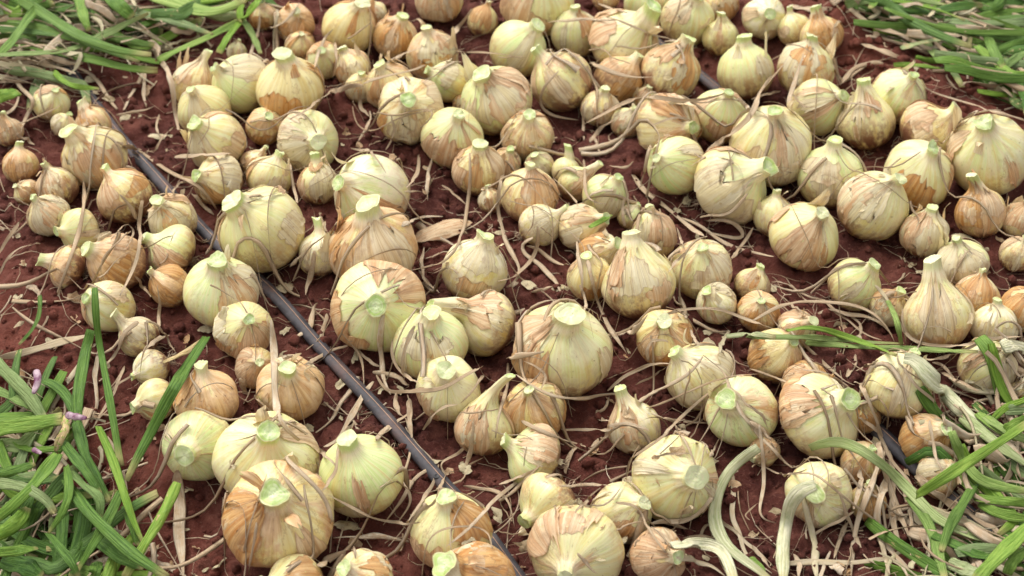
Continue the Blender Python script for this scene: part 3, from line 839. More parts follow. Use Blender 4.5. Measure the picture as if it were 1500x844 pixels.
# green: spec ; zoom width ; lime ; pale ; dry ; extra height
GREEN = """
C1 525 20 540 250 585 500 630 760/D1 650 150 670 250;40;.2;0;.2;.03;BL
C1 1140 290 1000 500 900 680 820 840/D1 760 200 700 330;65;.15;0;.25;.035;BL
C1 1140 295 1050 360 900 430;36;.9;0;.95;.03;BL
C1 505 250 460 450 430 650 430 830;58;.15;0;.35;.015;BL
C1 250 530 340 570 400 660 440 800/D1 460 140;52;.1;0;.2;.015;BL
D1 425 10 480 200 560 360 610 450;60;.05;0;.15;.02;BL
C1 -40 410 100 540 190 640 260 760;76;.25;.3;.1;.015;BL
C1 -60 800 150 770 350 735;85;.6;.1;.15;.03;BL
C1 350 735 375 780 335 850/D1 310 170;50;1;0;.8;.03;BL
C1 -40 570 100 630 220 700;52;.3;.2;.1;.01;BL
D1 545 35 620 200 680 380 740 560 800 690;50;.7;0;.3;.03;BL
D1 980 340 900 520 800 680 690 860;62;.9;.1;.45;.03;BL
D1 365 330 470 480 600 610 740 740 930 860;72;.15;0;.1;.045;BL
D1 670 390 600 540 520 680 430 830;62;.2;0;.15;.04;BL
D1 325 185 250 290 130 420 -40 560;92;.4;0;.1;.05;BL
D1 -50 650 90 570 160 480;100;.6;0;.1;.045;BL
D1 -30 725 100 715 215 700;62;.4;0;.3;.045;BL
D1 350 120 430 220 500 320 560 410;62;.1;0;.1;.03;BL
D1 395 275 470 370 560 410 550 560;58;.15;.2;.1;.04;BL
D1 270 620 330 690 400 780 440 860;52;.1;0;.2;.05;BL
D1 370 250 390 380 360 490 270 620;52;.3;0;.1;.045;BL
D1 -30 340 120 360 190 390 270 440 305 510;62;.2;.35;.3;.05;BL
D1 350 470 355 600 330 760 320 880;92;.05;0;.3;.02;BL
D1 540 650 650 740 800 800;82;.1;0;.1;.03;BL
D1 20 770 150 800 240 860;120;0;0;.1;.03;BL
D1 690 470 740 600 770 690;52;.2;0;.1;.02;BL
D1 470 660 430 760 400 860;55;.1;0;.3;.02;BL
D1 -20 300 100 270 200 240;55;.2;0;.1;.035;BL
D1 90 540 150 480 190 400;60;.1;0;.2;.03;BL
D1 540 780 520 860;70;.2;0;.2;.03;BL
C1 225 60 228 130 200 230 110 330;24;.2;.1;.3;.012;BL
A1 205 55 130 160 50 270 -60 360;58;.35;.1;.1;.05;TL
A1 110 15 250 90 400 190 560 260 700 300 835 315;62;.25;.1;.1;.045;TL
A1 -30 140 180 160 330 200 480 240 640 310 770 355;62;.3;.1;.2;.035;TL
A1 60 245 250 280 420 320 560 350 700 390 870 400;62;.35;.1;.15;.025;TL
A1 300 405 350 460 420 490 550 500;38;.7;0;.1;.03;TL
A1 430 -20 460 90 495 185;66;.5;.1;.4;.05;TL
A1 870 345 980 290 1100 240 1280 150 1335 115;46;.75;.2;.1;.03;TL
A1 1335 120 1260 210 1205 305;46;.7;0;.1;.03;TL
A1 1335 120 1390 200 1435 310;38;.6;.3;.1;.03;TL
A1 1335 -30 1320 70 1325 130;42;.8;0;.1;.035;TL
A1 1450 -20 1380 70 1325 135;42;.8;0;.1;.035;TL
A1 570 -30 680 60 730 110;72;.25;0;.1;.05;TL
A1 800 -30 980 30 1100 80 1250 60 1350 10;72;1;.3;.2;.045;TL
A1 930 -30 1100 15 1280 0;62;.9;0;.1;.05;TL
A1 -30 550 60 530 110 520;84;.6;0;.1;.03;TL
A1 -30 60 80 80 200 110 330 150;75;.15;0;.2;.02;TL
A1 -30 200 120 220 250 240;60;.2;.1;.2;.02;TL
A1 250 60 380 60 520 90 640 150;70;.1;0;.3;.02;TL
A1 520 190 640 220 760 250 860 260;55;.2;.1;.2;.02;TL
A1 700 120 800 170 900 190;70;.1;0;.3;.015;TL
A1 60 20 160 40 300 30;80;.2;0;.2;.03;TL
A1 1100 50 1200 100 1320 90;80;.8;.5;.3;.02;TL
A4 560 135 680 150 850 160 1000 150 1200 190 1380 220 1540 270;52;.3;.1;.2;.04;TR
A4 1190 125 1320 90 1420 80 1540 60;52;.3;0;.1;.04;TR
A4 1290 200 1330 300 1385 390;68;.3;.1;.1;.045;TR
A4 1375 395 1440 340 1540 280;52;.25;.2;.1;.045;TR
A4 780 370 900 370 1065 395;32;.7;0;.5;.01;TR
A4 1205 165 1330 180 1450 230 1540 250;62;.25;.1;.1;.03;TR
A4 820 280 960 240 1100 220 1210 200;34;.6;.5;.6;.035;TR
A4 860 30 1000 60 1120 60;70;.15;0;.2;.03;TR
A4 1100 0 1250 20 1400 10;70;.15;0;.2;.03;TR
A4 470 -30 560 10 700 0;50;.2;.1;.4;.02;TR
A4 930 90 1050 80 1180 110;55;.1;0;.3;.025;TR
A4 1380 130 1450 140 1540 120;55;.2;0;.2;.03;TR
A4 1250 30 1330 60 1400 -10;70;.15;0;.1;.05;TR
A4 900 330 1000 350 1120 345;34;.6;0;.4;.015;TR
A4 1220 440 1330 480 1450 500;60;.1;0;.5;.02;TR
A4 1420 530 1450 580 1520 620;50;.1;.2;.5;.02;TR
C4 835 405 885 395 940 470 1000 530 1080 620 1180 720 1280 800 1400 870;98;.35;.75;.2;.012;BR
C4 -20 285 150 290 300 290 450 300 640 320 835 325;34;.6;.35;.1;.006;BR
C4 195 255 320 235 440 260 560 300 680 345 795 390;34;.85;.1;.1;.012;BR
C4 300 320 500 335 650 345 900 350 1050 365 1240 370;36;.6;.3;.1;.006;BR
C4 745 90 790 180 810 260 822 335;32;.8;.3;.1;.012;BR
C4 1375 345 1420 330 1540 370;92;.3;.85;.3;.01;BR
D4 320 150 460 105 600 160 740 260 830 350 900 420 1000 530 1150 610 1300 660 1400 700 1540 760;56;.75;.45;.1;.02;BR
D4 905 410 1060 310 1250 190 1400 90 1540 0;60;.85;.1;.1;.045;BR
D4 860 420 960 540 1010 680 1060 870;60;.45;.2;.1;.02;BR
D4 1225 350 1150 470 1080 590 1040 720;60;.25;.1;.1;.03;BR
D4 1095 60 1140 170 1220 310 1300 350 1540 395;62;.7;.25;.1;.03;BR
D4 1230 425 1350 440 1540 455;52;.6;.1;.1;.03;BR
D4 1250 455 1350 510 1540 545;54;.55;.1;.1;.025;BR
D4 1540 570 1400 700 1280 820 1220 890;92;.7;.1;.1;.05;BR
D4 1150 -20 1260 60 1400 170 1540 260;64;.6;.5;.1;.02;BR
D4 1280 -20 1400 60 1540 120;54;.55;.3;.1;.025;BR
C4 1320 745 1380 680 1540 620;42;.8;0;.1;.02;BR
C4 1240 710 1350 790 1470 850;62;.7;.2;.1;.02;BR
C4 1390 800 1450 760 1540 730;60;.6;.1;.1;.035;BR
D4 1150 300 1200 380 1250 430;60;.7;.2;.1;.02;BR
D4 1400 840 1440 760 1520 700;70;.5;.1;.2;.04;BR
D4 1080 780 1180 820 1300 860;80;.4;.5;.3;.02;BR
D4 350 355 250 390 205 480 185 600 170 720 175 880;92;.35;.8;.15;.012;BM
D3 1425 150 1320 220 1250 300 1200 400 1180 520 1200 620 1280 720 1400 800 1500 880;72;.55;.7;.1;.012;BM
D3 950 690 1060 680 1180 680 1245 740 1290 880;82;.4;.85;.1;.015;BM
D4 -20 770 40 800 70 860;60;.7;.2;.1;.01;BM
C3 1250 285 1400 270 1520 290;36;.4;.6;.1;.01;BM
B3 500 475 580 430 620 405;34;.8;.1;.1;.006;BM
"""
LEAF_WHERE = dict(BL='in the leaf heap on the bank', TL='in the leaf heap over the buried onions', TR='in the leaf heap beyond the soil ridge',
                  BR='in the leafy tangle by the pale stalks', BM='among onions on bare soil')
PAT = []          # things that still need a label: (object, words, point)
li = 0
for ln in GREEN.strip().splitlines():
    spec, w, lime, pale, dry, zz, where = ln.split(';')
    w, lime, pale, dry, zz = map(float, (w, lime, pale, dry, zz))
    li += 1
    P = trace(spec, 0.006, 26, 2)
    ramp = np.sin(np.linspace(0.35, 2.6, len(P)))
    if where in ('BL', 'TL', 'TR', 'BR'): P = lift_path(P, zz * (0.55 + 0.45 * ramp))
    else: P = lift_path(P, zz)
    W = px_width(P, w) * (1.0 if w < 88 else .92)
    me = ribbon(P, W, flat=random.uniform(.2, .34), twist=random.uniform(-.9, .9), taper=(.8, random.uniform(.3, .85)), seg=12, ws=.22, sd=li * 1.37, par=(lime, pale, dry), name='onion_leaf')
    o = obj('onion_leaf', me, M['leaf'])
    PAT.append((o, 'leaf', dict(lime=lime, pale=pale, dry=dry, W=W, P=P, where=where)))

# random leaves that fill the four heaps, in layers; u v in picture pixels of the heap's footprint
HEAPS = dict(
    TL=dict(poly=[(-40, -60), (370, -60), (395, 10), (300, 65), (225, 100), (130, 115), (60, 130), (-40, 170)], n=34, ang=(10, 35), hgt=.055),
    TR=dict(poly=[(1225, -60), (1560, -60), (1560, 190), (1470, 150), (1400, 110), (1320, 75), (1250, 40)], n=90, ang=(-25, 30), hgt=.05),
    BL=dict(poly=[(-60, 570), (40, 570), (90, 650), (130, 720), (150, 800), (170, 880), (-60, 880)], n=64, ang=(20, 120), hgt=.035),
    BR=dict(poly=[(1400, 640), (1560, 570), (1560, 900), (1330, 900), (1370, 800), (1440, 740)], n=20, ang=(10, 60), hgt=.03))
def inside(pt, poly):
    x, y = pt; c = False; j = len(poly) - 1
    for i in range(len(poly)):
        xi, yi = poly[i]; xj, yj = poly[j]
        if (yi > y) != (yj > y) and x < (xj - xi) * (y - yi) / (yj - yi) + xi: c = not c
        j = i
    return c
def rand_in(poly):
    xs = [p[0] for p in poly]; ys = [p[1] for p in poly]
    while True:
        p = (random.uniform(min(xs), max(xs)), random.uniform(min(ys), max(ys)))
        if inside(p, poly): return p
for hk, H in HEAPS.items():
    for k in range(H['n']):
        c0 = rand_in(H['poly'])
        g0 = on_plane(c0[0], c0[1], 0.0)
        a = math.radians(random.uniform(*H['ang'])) * -1
        if random.random() < .25: a += random.uniform(-1, 1)
        ln_ = random.uniform(.12, .26) * (.75 if hk == 'BL' else 1)
        t = np.linspace(-.5, .5, 9)
        bend = random.uniform(-.9, .9)
        bend = bend * t + random.choice([0, 0, 0, 1.2, -1.2]) * (t > random.uniform(-.2, .3))
        xs = g0[0] + np.cumsum(np.cos(a + bend)) * ln_ / 9 - np.cos(a) * ln_ / 2
        ys = g0[1] + np.cumsum(np.sin(a + bend)) * ln_ / 9 - np.sin(a) * ln_ / 2
        zt = top_z(xs, ys); zt = np.maximum(zt, np.convolve(np.pad(zt, 1, mode='edge'), [1/3]*3, 'valid'))
        lay = random.uniform(.004, H['hgt'])
        P = catmull(np.stack([xs, ys, zt + lay + .004 * np.sin(t*6 + k)], 1), 20)
        sd = 300 + k * 1.71 + len(hk) * 3
        W = random.uniform(.008, .016)
        tp = random.uniform(.2, .8)
        lime = random.choice([.05, .1, .2, .4, .7]); dry = random.uniform(0, .5)
        me = ribbon(P, W, flat=random.uniform(.18, .30), twist=random.uniform(-1.5, 1.5), taper=(.8, tp), seg=12, ws=.25, sd=sd, par=(lime, random.choice([0, 0, .1, .3]), dry), name='onion_leaf')
        o = obj('onion_leaf', me, M['leaf'])
        PAT.append((o, 'leaf', dict(lime=lime, pale=0, dry=dry, W=W, P=P, where=hk, layer='on top of' if lay > .6 * H['hgt'] else 'deep in', tip='blunt' if tp > .5 else 'tapering')))

# the matted dry leaves inside the heaps
Vf = []; Ff = []; Pf = []; PVf = []; base = 0
for hk, nn, lo, hi in (('TL', 330, .004, .05), ('TR', 210, .004, .05), ('BL', 110, .002, .02), ('BR', 110, .003, .03)):
    H = HEAPS[hk]
    for k in range(nn):
        c0 = rand_in(H['poly']); g0 = on_plane(c0[0], c0[1], 0.0)
        a = -math.radians(random.uniform(*H['ang'])) + random.gauss(0, .45); ln_ = random.uniform(.05, .20); n = 14
        t = np.linspace(0, 1, n); bend = random.gauss(0, 1.1)
        hd = a + bend * (t - .5) + random.choice([0, 0, 1.3, -1.3]) * (t > random.uniform(.3, .7)) + .6 * noise3(t*3 + k, .9, 0)
        x = g0[0] + np.cumsum(np.cos(hd)) * ln_ / n - math.cos(a) * ln_ / 2; y = g0[1] + np.cumsum(np.sin(hd)) * ln_ / n - math.sin(a) * ln_ / 2
        zt = top_z(x, y)
        for _ in range(4): zt = np.maximum(terrain(x, y), np.convolve(np.pad(zt, 1, mode='edge'), [.25, .5, .25], 'valid'))
        P = np.stack([x, y, zt + random.uniform(lo, hi) + .008 * noise3(t*2.5 + k, .2, 0)], 1)
        w = random.choice([.001, .0015, .0025, .004, .005]) * random.uniform(.8, 1.3)
        T = np.gradient(P, axis=0); T /= np.linalg.norm(T, axis=1, keepdims=True)
        B = np.cross(T, [0, -.4, .9]); B /= np.linalg.norm(B, axis=1, keepdims=True); Nn = np.cross(B, T)
        tw = random.uniform(-4, 4) * t + random.uniform(-.6, .6)
        B2 = B * np.cos(tw)[:, None] + Nn * np.sin(tw)[:, None]; N2 = np.cross(B2, T)
        an = np.linspace(0, 6.283, 6, endpoint=False); cv = random.uniform(-.5, .5)
        W = w * (.35 + .65 * np.sin(np.clip(t * 1.15 + .15, 0, 1) * 3.14) ** .6) * (1 + .35 * noise3(t*6 + k, 1.1, 0))
        V = P[:, None] + (B2[:, None] * np.cos(an)[None, :, None] + N2[:, None] * (.16 * np.sin(an) + cv * np.cos(an) ** 2)[None, :, None]) * W[:, None, None]
        Vf.append(V.reshape(-1, 3)); Ff.append(grid_faces(n, 6) + base); base += 6 * n
        Pf.append(np.tile([random.choice([.02, .1, .25, .6]), random.uniform(0, .8), random.choice([0, 0, 0, .5])], (6*n, 1)))
        PVf.append(np.stack([np.tile(an / 6.283, n), np.repeat(t, 6), np.full(6*n, k * .137 % 1)], 1))
mat_ = obj('dry_leaf_mat', mesh_np('dry_leaf_mat', np.concatenate(Vf), np.concatenate(Ff), dict(pv=np.concatenate(PVf), par=np.concatenate(Pf))), M['straw'])
tag(mat_, 'matted dry beige leaves inside the green leaf heaps', 'dry leaves', None, 'stuff')

# dry strands traced one by one: spec ; zoom width ; brown ; pale ; green
STRAW = """
D1 130 -10 170 150 200 350 280 500 380 590 480 660 520 860;28;0;.7;0
D1 970 270 990 400 990 600 1020 860;56;0;.6;0
D1 600 80 690 280 710 450 690 560 760 690;26;.1;.5;0
D1 815 745 920 800 1030 860;32;0;.7;0
C1 0 400 150 370 350 310 500 265 600 260;44;.1;.3;.2
C1 490 350 400 500 330 600 275 715;36;0;.6;.2
C1 0 785 100 710 200 620;36;0;.9;0
C1 760 200 690 260 640 370 590 430;34;.2;.3;0
C1 540 330 530 500 540 650 510 750;32;0;.7;0
C1 870 0 880 100 880 200 880 260;24;.1;.5;0
C1 340 0 300 110 210 270 170 340;18;.4;.2;0
C1 800 190 900 250 970 370;16;.3;.2;0
C1 930 270 850 310 800 360;30;.1;.5;0
C1 1320 510 1350 600 1380 640;30;0;.8;0
C1 1400 600 1450 660 1500 700;16;.4;0;0
C1 690 440 640 560 560 700 520 780;20;.2;.3;0
C1 160 8 210 30 228 70;20;.1;.5;0
C1 600 580 680 520 780 470 ;16;.3;.3;0
D2 220 190 330 300 430 400 470 500 470 720;36;.1;.4;0
D2 450 405 560 460 700 530 860 570 960 550;20;.1;.4;0
D2 520 100 500 200 510 270 420 390;20;.2;.3;0
D2 850 0 780 50 710 105;20;.2;.3;0
D2 890 0 910 100 880 250 870 360 920 430 840 550;20;.1;.3;0
D2 880 30 920 120 1000 190 1060 240 930 310 850 450 760 570;26;.1;.4;0
D2 1060 240 1030 350 940 480 860 600 780 690;26;.1;.4;0
D2 1200 150 1150 190 1070 230 1095 310;24;.3;.2;0
D2 1200 280 1120 270 1070 340 1060 440 960 500;30;.3;.2;0
D2 1490 340 1350 450 1240 570 1100 690;30;0;.6;0
D2 1190 360 1330 370 1430 400 1480 580;24;.1;.4;0
D2 965 860 1000 640 1100 585 1320 580 1360 700;14;.4;0;0
D2 490 640 600 640 700 625 900 660;32;0;1;0
D2 120 290 70 420 20 600 -20 760;14;.6;0;0
D2 60 560 40 700 20 860;20;.4;.2;0
D2 380 170 450 190 500 240;20;.1;.5;0
D2 430 140 520 90 600 0;24;.1;.5;0
D2 590 700 600 760;26;.2;.3;0
D2 400 800 480 740 550 710;50;.3;.3;0
D2 1200 260 1240 150 1250 0;26;.2;.3;0
D2 1180 340 1230 240 1300 200;14;.4;0;0
C2 250 295 330 250 370 200 370 120 405 95;32;0;.5;0
C2 330 435 420 390 500 350 560 350 585 300;22;.1;.4;0
C2 450 160 430 230 410 300 450 350;26;.2;.4;0
C2 755 160 740 300 750 420 760 520 800 600;38;0;.7;0
C2 700 480 800 490 900 545;38;.1;.5;0
C2 720 500 770 590 830 605 900 570 1060 580 1180 510 1300 445;26;.35;.1;0
C2 700 530 640 600 600 700 500 850;34;0;.5;0
C2 930 230 880 330 860 440 870 530;24;.1;.5;0
C2 590 330 650 400 740 450;20;.1;.5;0
C2 460 160 510 240 590 320 640 400 650 560;18;.3;.2;0
C2 1165 650 1050 690 975 790;22;.1;.4;0
C2 710 850 800 760 880 720 915 690 890 600;26;.1;.4;0
C2 140 190 160 350 160 500 170 650 200 760 300 850;46;0;.8;0
C2 810 300 810 400 860 480 950 540;18;.2;.4;0
C2 900 620 900 740 910 844;30;.1;.4;0
C2 1300 500 1240 590 1180 650;24;.2;.3;0
C2 1440 430 1440 560 1400 660 1370 840;22;.2;.3;0
C2 1180 700 1300 700 1390 680;12;.6;0;0
C2 830 600 830 680 860 720;30;.2;.4;0
B1 460 220 470 330 440 500 400 600 340 780 315 850;26;.2;.2;0
B1 620 10 740 30 860 110 960 180 1060 210 1130 280 1190 380;26;.3;.1;0
B1 0 610 90 470 180 370;20;.3;.2;0
B1 660 290 720 360 790 465;20;.3;.2;0
B1 790 320 770 470 770 600 730 720 660 850;22;.2;.3;0
B1 960 85 1100 80 1270 65;30;.1;.4;0
B1 950 300 970 230 1040 210 1080 250;16;.2;.3;0
B1 1060 280 1120 350 1180 400;24;.1;.6;0
B1 0 730 60 620 140 570 220 560;14;.2;.4;0
B1 560 730 560 640 640 560 720 490;12;.5;0;0
B1 620 530 700 440 740 480 730 540 690 590;16;.3;.2;0
B1 790 460 860 380 930 320;12;.3;.2;.2
B1 1000 190 960 260 950 310;14;.3;.2;0
B1 150 795 200 800 220 850;22;.1;.6;0
B1 740 740 790 790 830 850;20;.4;.1;0
B2 1230 60 1240 220 1220 350 1190 500 1140 620 1010 690 900 712;20;.3;.2;0
B2 580 35 700 60 760 140 772 170;26;.1;.3;0
B2 1020 90 1000 200 990 290 1000 320;24;0;.7;0
B2 950 60 940 180 880 250;20;.2;.3;0
B2 245 120 260 240 290 340;16;.2;.4;0
B2 380 600 370 700 330 835;30;.1;.5;0
B2 860 460 960 410 1085 415;38;0;.7;0
B2 980 580 960 680 1000 790;22;.1;.4;0
B2 1415 180 1370 330 1400 450 1495 690;20;.2;.4;0
B2 1430 805 1500 765;28;.1;.6;0
B2 240 690 290 640 310 600;20;.1;.6;0
B2 950 710 1020 790 1060 830;18;.1;.5;0
B2 870 270 970 275;18;.2;.3;0
B2 1080 240 1150 290 1210 340;14;.3;.2;0
A2 410 550 480 510 560 490 645 475;38;.2;.3;0
A2 410 550 340 610 250 665;20;.3;.2;0
A2 760 360 860 310 970 270;20;.1;.5;0
A2 640 470 760 430 900 400 985 370;20;.2;.3;0
A2 590 590 600 700 700 750 820 655 1040 610;10;.5;0;0
A2 1095 245 1180 150 1245 55;30;.1;.4;0
A2 1150 290 1350 300 1480 322;16;.3;.1;0
A2 1090 0 1110 50 1135 110;26;.1;.4;0
A2 380 380 420 240 480 170;20;.1;.4;0
A2 490 240 500 350 480 430;18;.3;.2;0
A2 560 220 640 170 690 130;12;.5;0;0
A2 680 620 690 660 620 790;18;.1;.5;0
A2 700 630 830 650 900 620 1030 600 1040 640 960 720;12;.5;0;0
A2 630 500 630 600 680 640;18;.2;.4;0
A2 130 160 230 120 300 30;20;.1;.5;0
A2 80 70 80 170 20 320;18;.1;.5;0
A2 180 60 160 180 150 320;22;0;.6;.3
A2 800 640 820 740 770 830;18;.2;.4;0
A3 275 130 450 110 640 118;20;.1;.4;0
A3 550 25 640 60 710 85;22;.2;.4;0
A3 500 350 640 420 800 440 935 420;28;.2;.3;0
A3 640 120 880 210 990 235;14;.2;.3;0
A3 330 400 240 500 220 590 300 650 440 670;16;.2;.3;0
A3 455 700 620 620 720 560 850 540 1000 570 1120 560 1250 520;24;.25;.2;0
A3 1140 850 1280 740 1400 640 1420 530 1500 420;28;.15;.3;0
A3 490 290 560 275 640 330 720 360;12;.6;0;0
A3 480 560 460 640 470 780;16;.2;.4;0
A3 500 790 560 720 640 660;22;.2;.3;0
A3 520 760 560 850;16;.2;.4;0
A3 0 320 150 328;10;.6;0;0
A3 190 380 200 320 280 280;14;.2;.3;0
A3 850 700 970 650 1080 680;14;.3;.3;0
A3 1310 550 1380 610;28;0;.9;0
A3 1000 0 980 80 930 200;10;.5;0;0
A4 0 650 40 520 130 420 180 360;24;.25;.2;0
A4 285 310 240 450 195 600;24;.1;.4;0
A4 0 555 80 530 160 505;16;.2;.3;0
A4 450 365 490 480;18;.1;.4;0
A4 230 530 280 590 350 600;12;.4;.1;0
A4 495 470 560 380 640 360 725 355;30;.2;.3;0
A4 900 430 960 510 1040 530 1150 570 1300 610 1520 680;24;.1;.3;0
A4 740 120 800 90 950 100 1150 120;32;.1;.4;0
A4 690 230 690 160 770 85;32;.3;.1;0
A4 680 -20 720 50 770 85;24;.1;.4;0
A4 720 -10 860 70 930 110;28;.1;.4;0
A4 1060 380 1080 450 1130 500;14;.2;.3;0
A4 1420 390 1330 440 1290 530;16;.3;.2;0
A4 1470 210 1450 270 1460 310;26;0;.7;0
A4 560 20 590 90 610 130;16;.2;.3;0
A4 600 250 720 290 830 330;34;.25;.2;0
A4 1120 120 1200 180 1290 220;22;.4;.1;0
A4 210 40 330 60 450 60;34;.1;.5;0
A1 190 -10 270 80 360 130 450 150;22;.15;.3;0
A1 690 0 760 70 900 150 1100 160 1225 150;26;.1;.4;0
A1 760 90 810 190 850 290 910 380 960 480 960 600 985 730;36;.05;.5;0
A1 110 265 250 300 400 370 520 430 570 500 600 570 645 610;26;.15;.3;0
A1 80 360 90 470 190 550 190 580 140 650 120 740;24;.1;.4;0
A1 -10 465 150 440 310 400;22;.15;.4;0
A1 -10 370 150 350 300 350 460 380;28;.1;.5;0
A1 680 610 740 500 800 380;24;.1;.5;0
A1 800 600 790 500 810 340;22;.1;.5;0
A1 740 400 800 340 900 320;14;.2;.3;0
A1 510 130 620 90 760 100;20;.2;.3;0
A1 620 150 600 120 660 190 720 230 780 170;22;.1;.4;.2
A1 100 690 250 640 330 590;12;.3;.2;0
A1 1080 170 1140 230 1160 270;18;.2;.3;0
A1 640 640 780 620 860 590;14;.2;.3;0
A1 880 640 860 720 900 770;14;.2;.4;0
A1 850 840 900 760 960 700;14;.2;.4;0
A1 1180 330 1290 350 1270 560;10;.3;.2;0
A1 1150 640 1150 720 1090 800;8;.5;0;0
A1 0 660 100 580 110 520;22;.1;.4;0
A1 90 740 200 800;20;.2;.4;0
A1 640 790 750 820 850 844;24;.2;.2;0
B3 735 185 800 270 900 340 980 410 1060 470 1125 525;36;.15;.4;0
B3 1110 410 1250 400 1320 350 1365 285;26;.1;.4;0
B3 1130 430 1260 430 1350 490 1350 540 1200 510 1120 480;24;.1;.5;0
B3 1010 420 1130 470 1250 570 1350 600 1510 632;24;.1;.4;0
B3 0 410 40 560 110 670 130 740 45 805;24;.15;.4;0
B3 190 530 130 550 130 600 230 680 310 750 350 840;30;.1;.5;0
B3 160 570 220 580 270 640 390 680;20;.2;.3;0
B3 215 460 220 560 190 650 100 730 0 770;22;.3;.2;0
B3 430 540 450 700 460 850;20;.1;.5;0
B3 480 640 510 740 545 860;22;.1;.5;0
B3 300 195 380 280 440 340;16;.2;.3;0
B3 1240 0 1150 70 1055 135;26;.15;.4;0
B3 830 20 810 130 780 240;18;.2;.3;0
B3 610 130 700 150 740 110;16;.2;.3;0
B3 470 100 470 220 490 330 590 345;16;.4;.1;0
B3 185 360 195 440 150 520;7;.9;0;0
B3 230 470 300 525;7;.9;0;0
B3 690 310 680 400 700 470;22;.1;.5;0
B3 760 620 760 450 780 370 840 340;18;.5;.0;0
B3 885 370 905 480 900 560;10;.7;0;0
B3 1030 600 960 680 930 720;16;.2;.4;0
B3 190 825 310 790;16;.3;.3;0
B3 1400 470 1330 580 1280 640;22;.2;.3;0
B3 980 470 1010 560 1030 600;20;.2;.4;0
C3 60 400 140 380 250 365;38;.2;.2;0
C3 100 490 220 570 340 620 480 620 620 600 710 600;22;.05;.5;0
C3 770 640 900 560 1050 480 1115 395;28;.05;.5;0
C3 810 670 960 620 1100 560 1230 510 1420 485;14;.4;.1;0
C3 600 580 700 500 800 440 945 430;20;.1;.4;0
C3 510 -10 540 90 590 200 640 280 705 385;24;.1;.4;0
C3 640 275 760 240 825 165;42;.05;.5;0
C3 910 155 1050 130 1200 130 1350 190 1510 240;20;.15;.3;0
C3 1055 250 1080 310 1190 335;22;.1;.4;0
C3 1215 370 1230 300 1265 250;28;0;.4;.5
C3 1120 380 1210 440 1260 540 1300 640 1380 760 1480 850;24;.05;.5;0
C3 620 790 480 800 345 790;20;.1;.5;0
C3 830 710 960 740 1150 760;24;.2;.3;0
C3 880 850 1000 730 1150 590 1260 515;18;.1;.4;0
C3 540 690 545 740 620 740;24;.1;.5;0
C3 610 610 580 680 530 700;18;.2;.4;0
C3 230 570 270 510 200 440 100 410;14;.4;.1;0
C3 450 0 480 80 475 150;22;.1;.5;0
C3 820 420 820 340 850 290 930 310;18;.2;.3;0
C3 960 60 1060 190 1180 260 1260 250;26;.1;.5;0
C3 750 550 830 510 930 440;14;.4;.1;0
C3 990 60 1030 180;34;.1;.6;0
C3 1280 560 1370 660 1480 750;14;.3;.3;0
C3 600 780 700 760 840 800;20;.1;.5;0
C3 1050 460 1030 580 1010 680;10;.6;0;0
C4 0 205 200 100 400 90 560 110 680 160 760 230 785 300;24;.15;.3;0
C4 365 155 430 130 560 160 700 190 775 270;24;.1;.4;0
C4 680 0 740 60 780 150;24;.1;.4;.3
C4 265 280 310 350 400 420 480 500 570 545;20;.1;.4;0
C4 790 170 860 290 940 320 1100 330 1230 330 1340 290 1510 280;22;.1;.4;0
C4 940 410 1060 400 1180 350 1270 305;28;.2;.3;0
C4 -10 460 120 500 260 550;14;.2;.3;0
C4 -10 650 60 720 100 800;14;.3;.3;0
C4 270 460 380 470 480 520 560 580;22;.1;.4;0
C4 600 540 640 620 690 740 720 850;28;.1;.4;0
C4 690 615 745 670 740 800;20;.5;0;0
C4 820 440 900 560 1000 640 1060 740 1080 844;24;.1;.5;0
C4 1400 400 1450 480 1510 530;28;.05;.5;0
C4 1350 370 1400 480 1400 620;16;.1;.5;0
C4 990 430 1060 440 1110 520 1130 560;18;.1;.4;0
C4 1040 480 1150 530 1250 580;26;.25;.2;0
C4 520 500 560 440 570 380;28;.2;.3;0
C4 570 470 700 410;22;.3;.2;0
C4 470 350 460 450 440 480;8;0;.8;0
C4 590 720 660 780 740 844;26;.1;.4;0
C4 -10 750 60 800 110 850;34;.2;.4;0
C4 530 150 600 210 610 260 560 300;18;.2;.3;0
C4 160 50 240 120 300 160;14;.2;.4;0
C4 380 70 480 160 620 270 720 300;18;.3;.2;0
C4 820 120 840 240 850 340;14;.2;.4;0
C4 1340 710 1380 650 1440 640;24;.1;.5;.2
C4 220 0 300 60 400 90;16;.2;.3;0
D4 40 20 60 200 70 350 40 470 60 540 135 555;30;0;.6;0
D4 0 30 100 130 160 210 215 250;26;.05;.5;0
D4 280 410 310 520 340 650 360 860;42;0;.5;.4
D4 130 800 300 770 500 780 650 770 800 740 860 860;32;.05;.5;.2
D4 700 110 720 250 780 400 830 560 880 700 930 800;42;.1;.4;0
D4 720 150 660 350 590 500 560 700 550 870;36;.1;.5;0
D4 740 150 750 300 690 500 700 620 770 720 860 810;48;.05;.6;0
D4 760 160 780 330 770 500 790 620 830 720;42;.1;.4;0
D4 690 0 700 80 760 200 860 330 925 385;26;.1;.4;0
D4 470 380 530 520 570 620 600 720 690 800;28;.1;.4;0
D4 1510 110 1400 230 1350 330 1330 385;38;.05;.5;0
D4 850 450 920 540 980 640 1020 710;72;0;.9;.3
D4 540 550 480 650 455 760;28;.2;.3;0
D4 60 240 150 290 210 300 300 260;20;.1;.4;0
D4 200 300 330 260 400 330 530 440 700 560 850 680;16;.3;.2;0
D4 330 640 450 560 560 500;18;.2;.3;0
D4 600 260 600 350 560 480;30;.1;.5;0
D4 820 330 870 480 880 650;30;.1;.5;0
D4 1140 450 1260 390 1350 350 1500 300;14;.3;.2;0
D4 980 0 1000 150 1040 280 1110 400;20;.1;.4;0
D4 1230 440 1330 560 1430 640;26;.1;.5;0
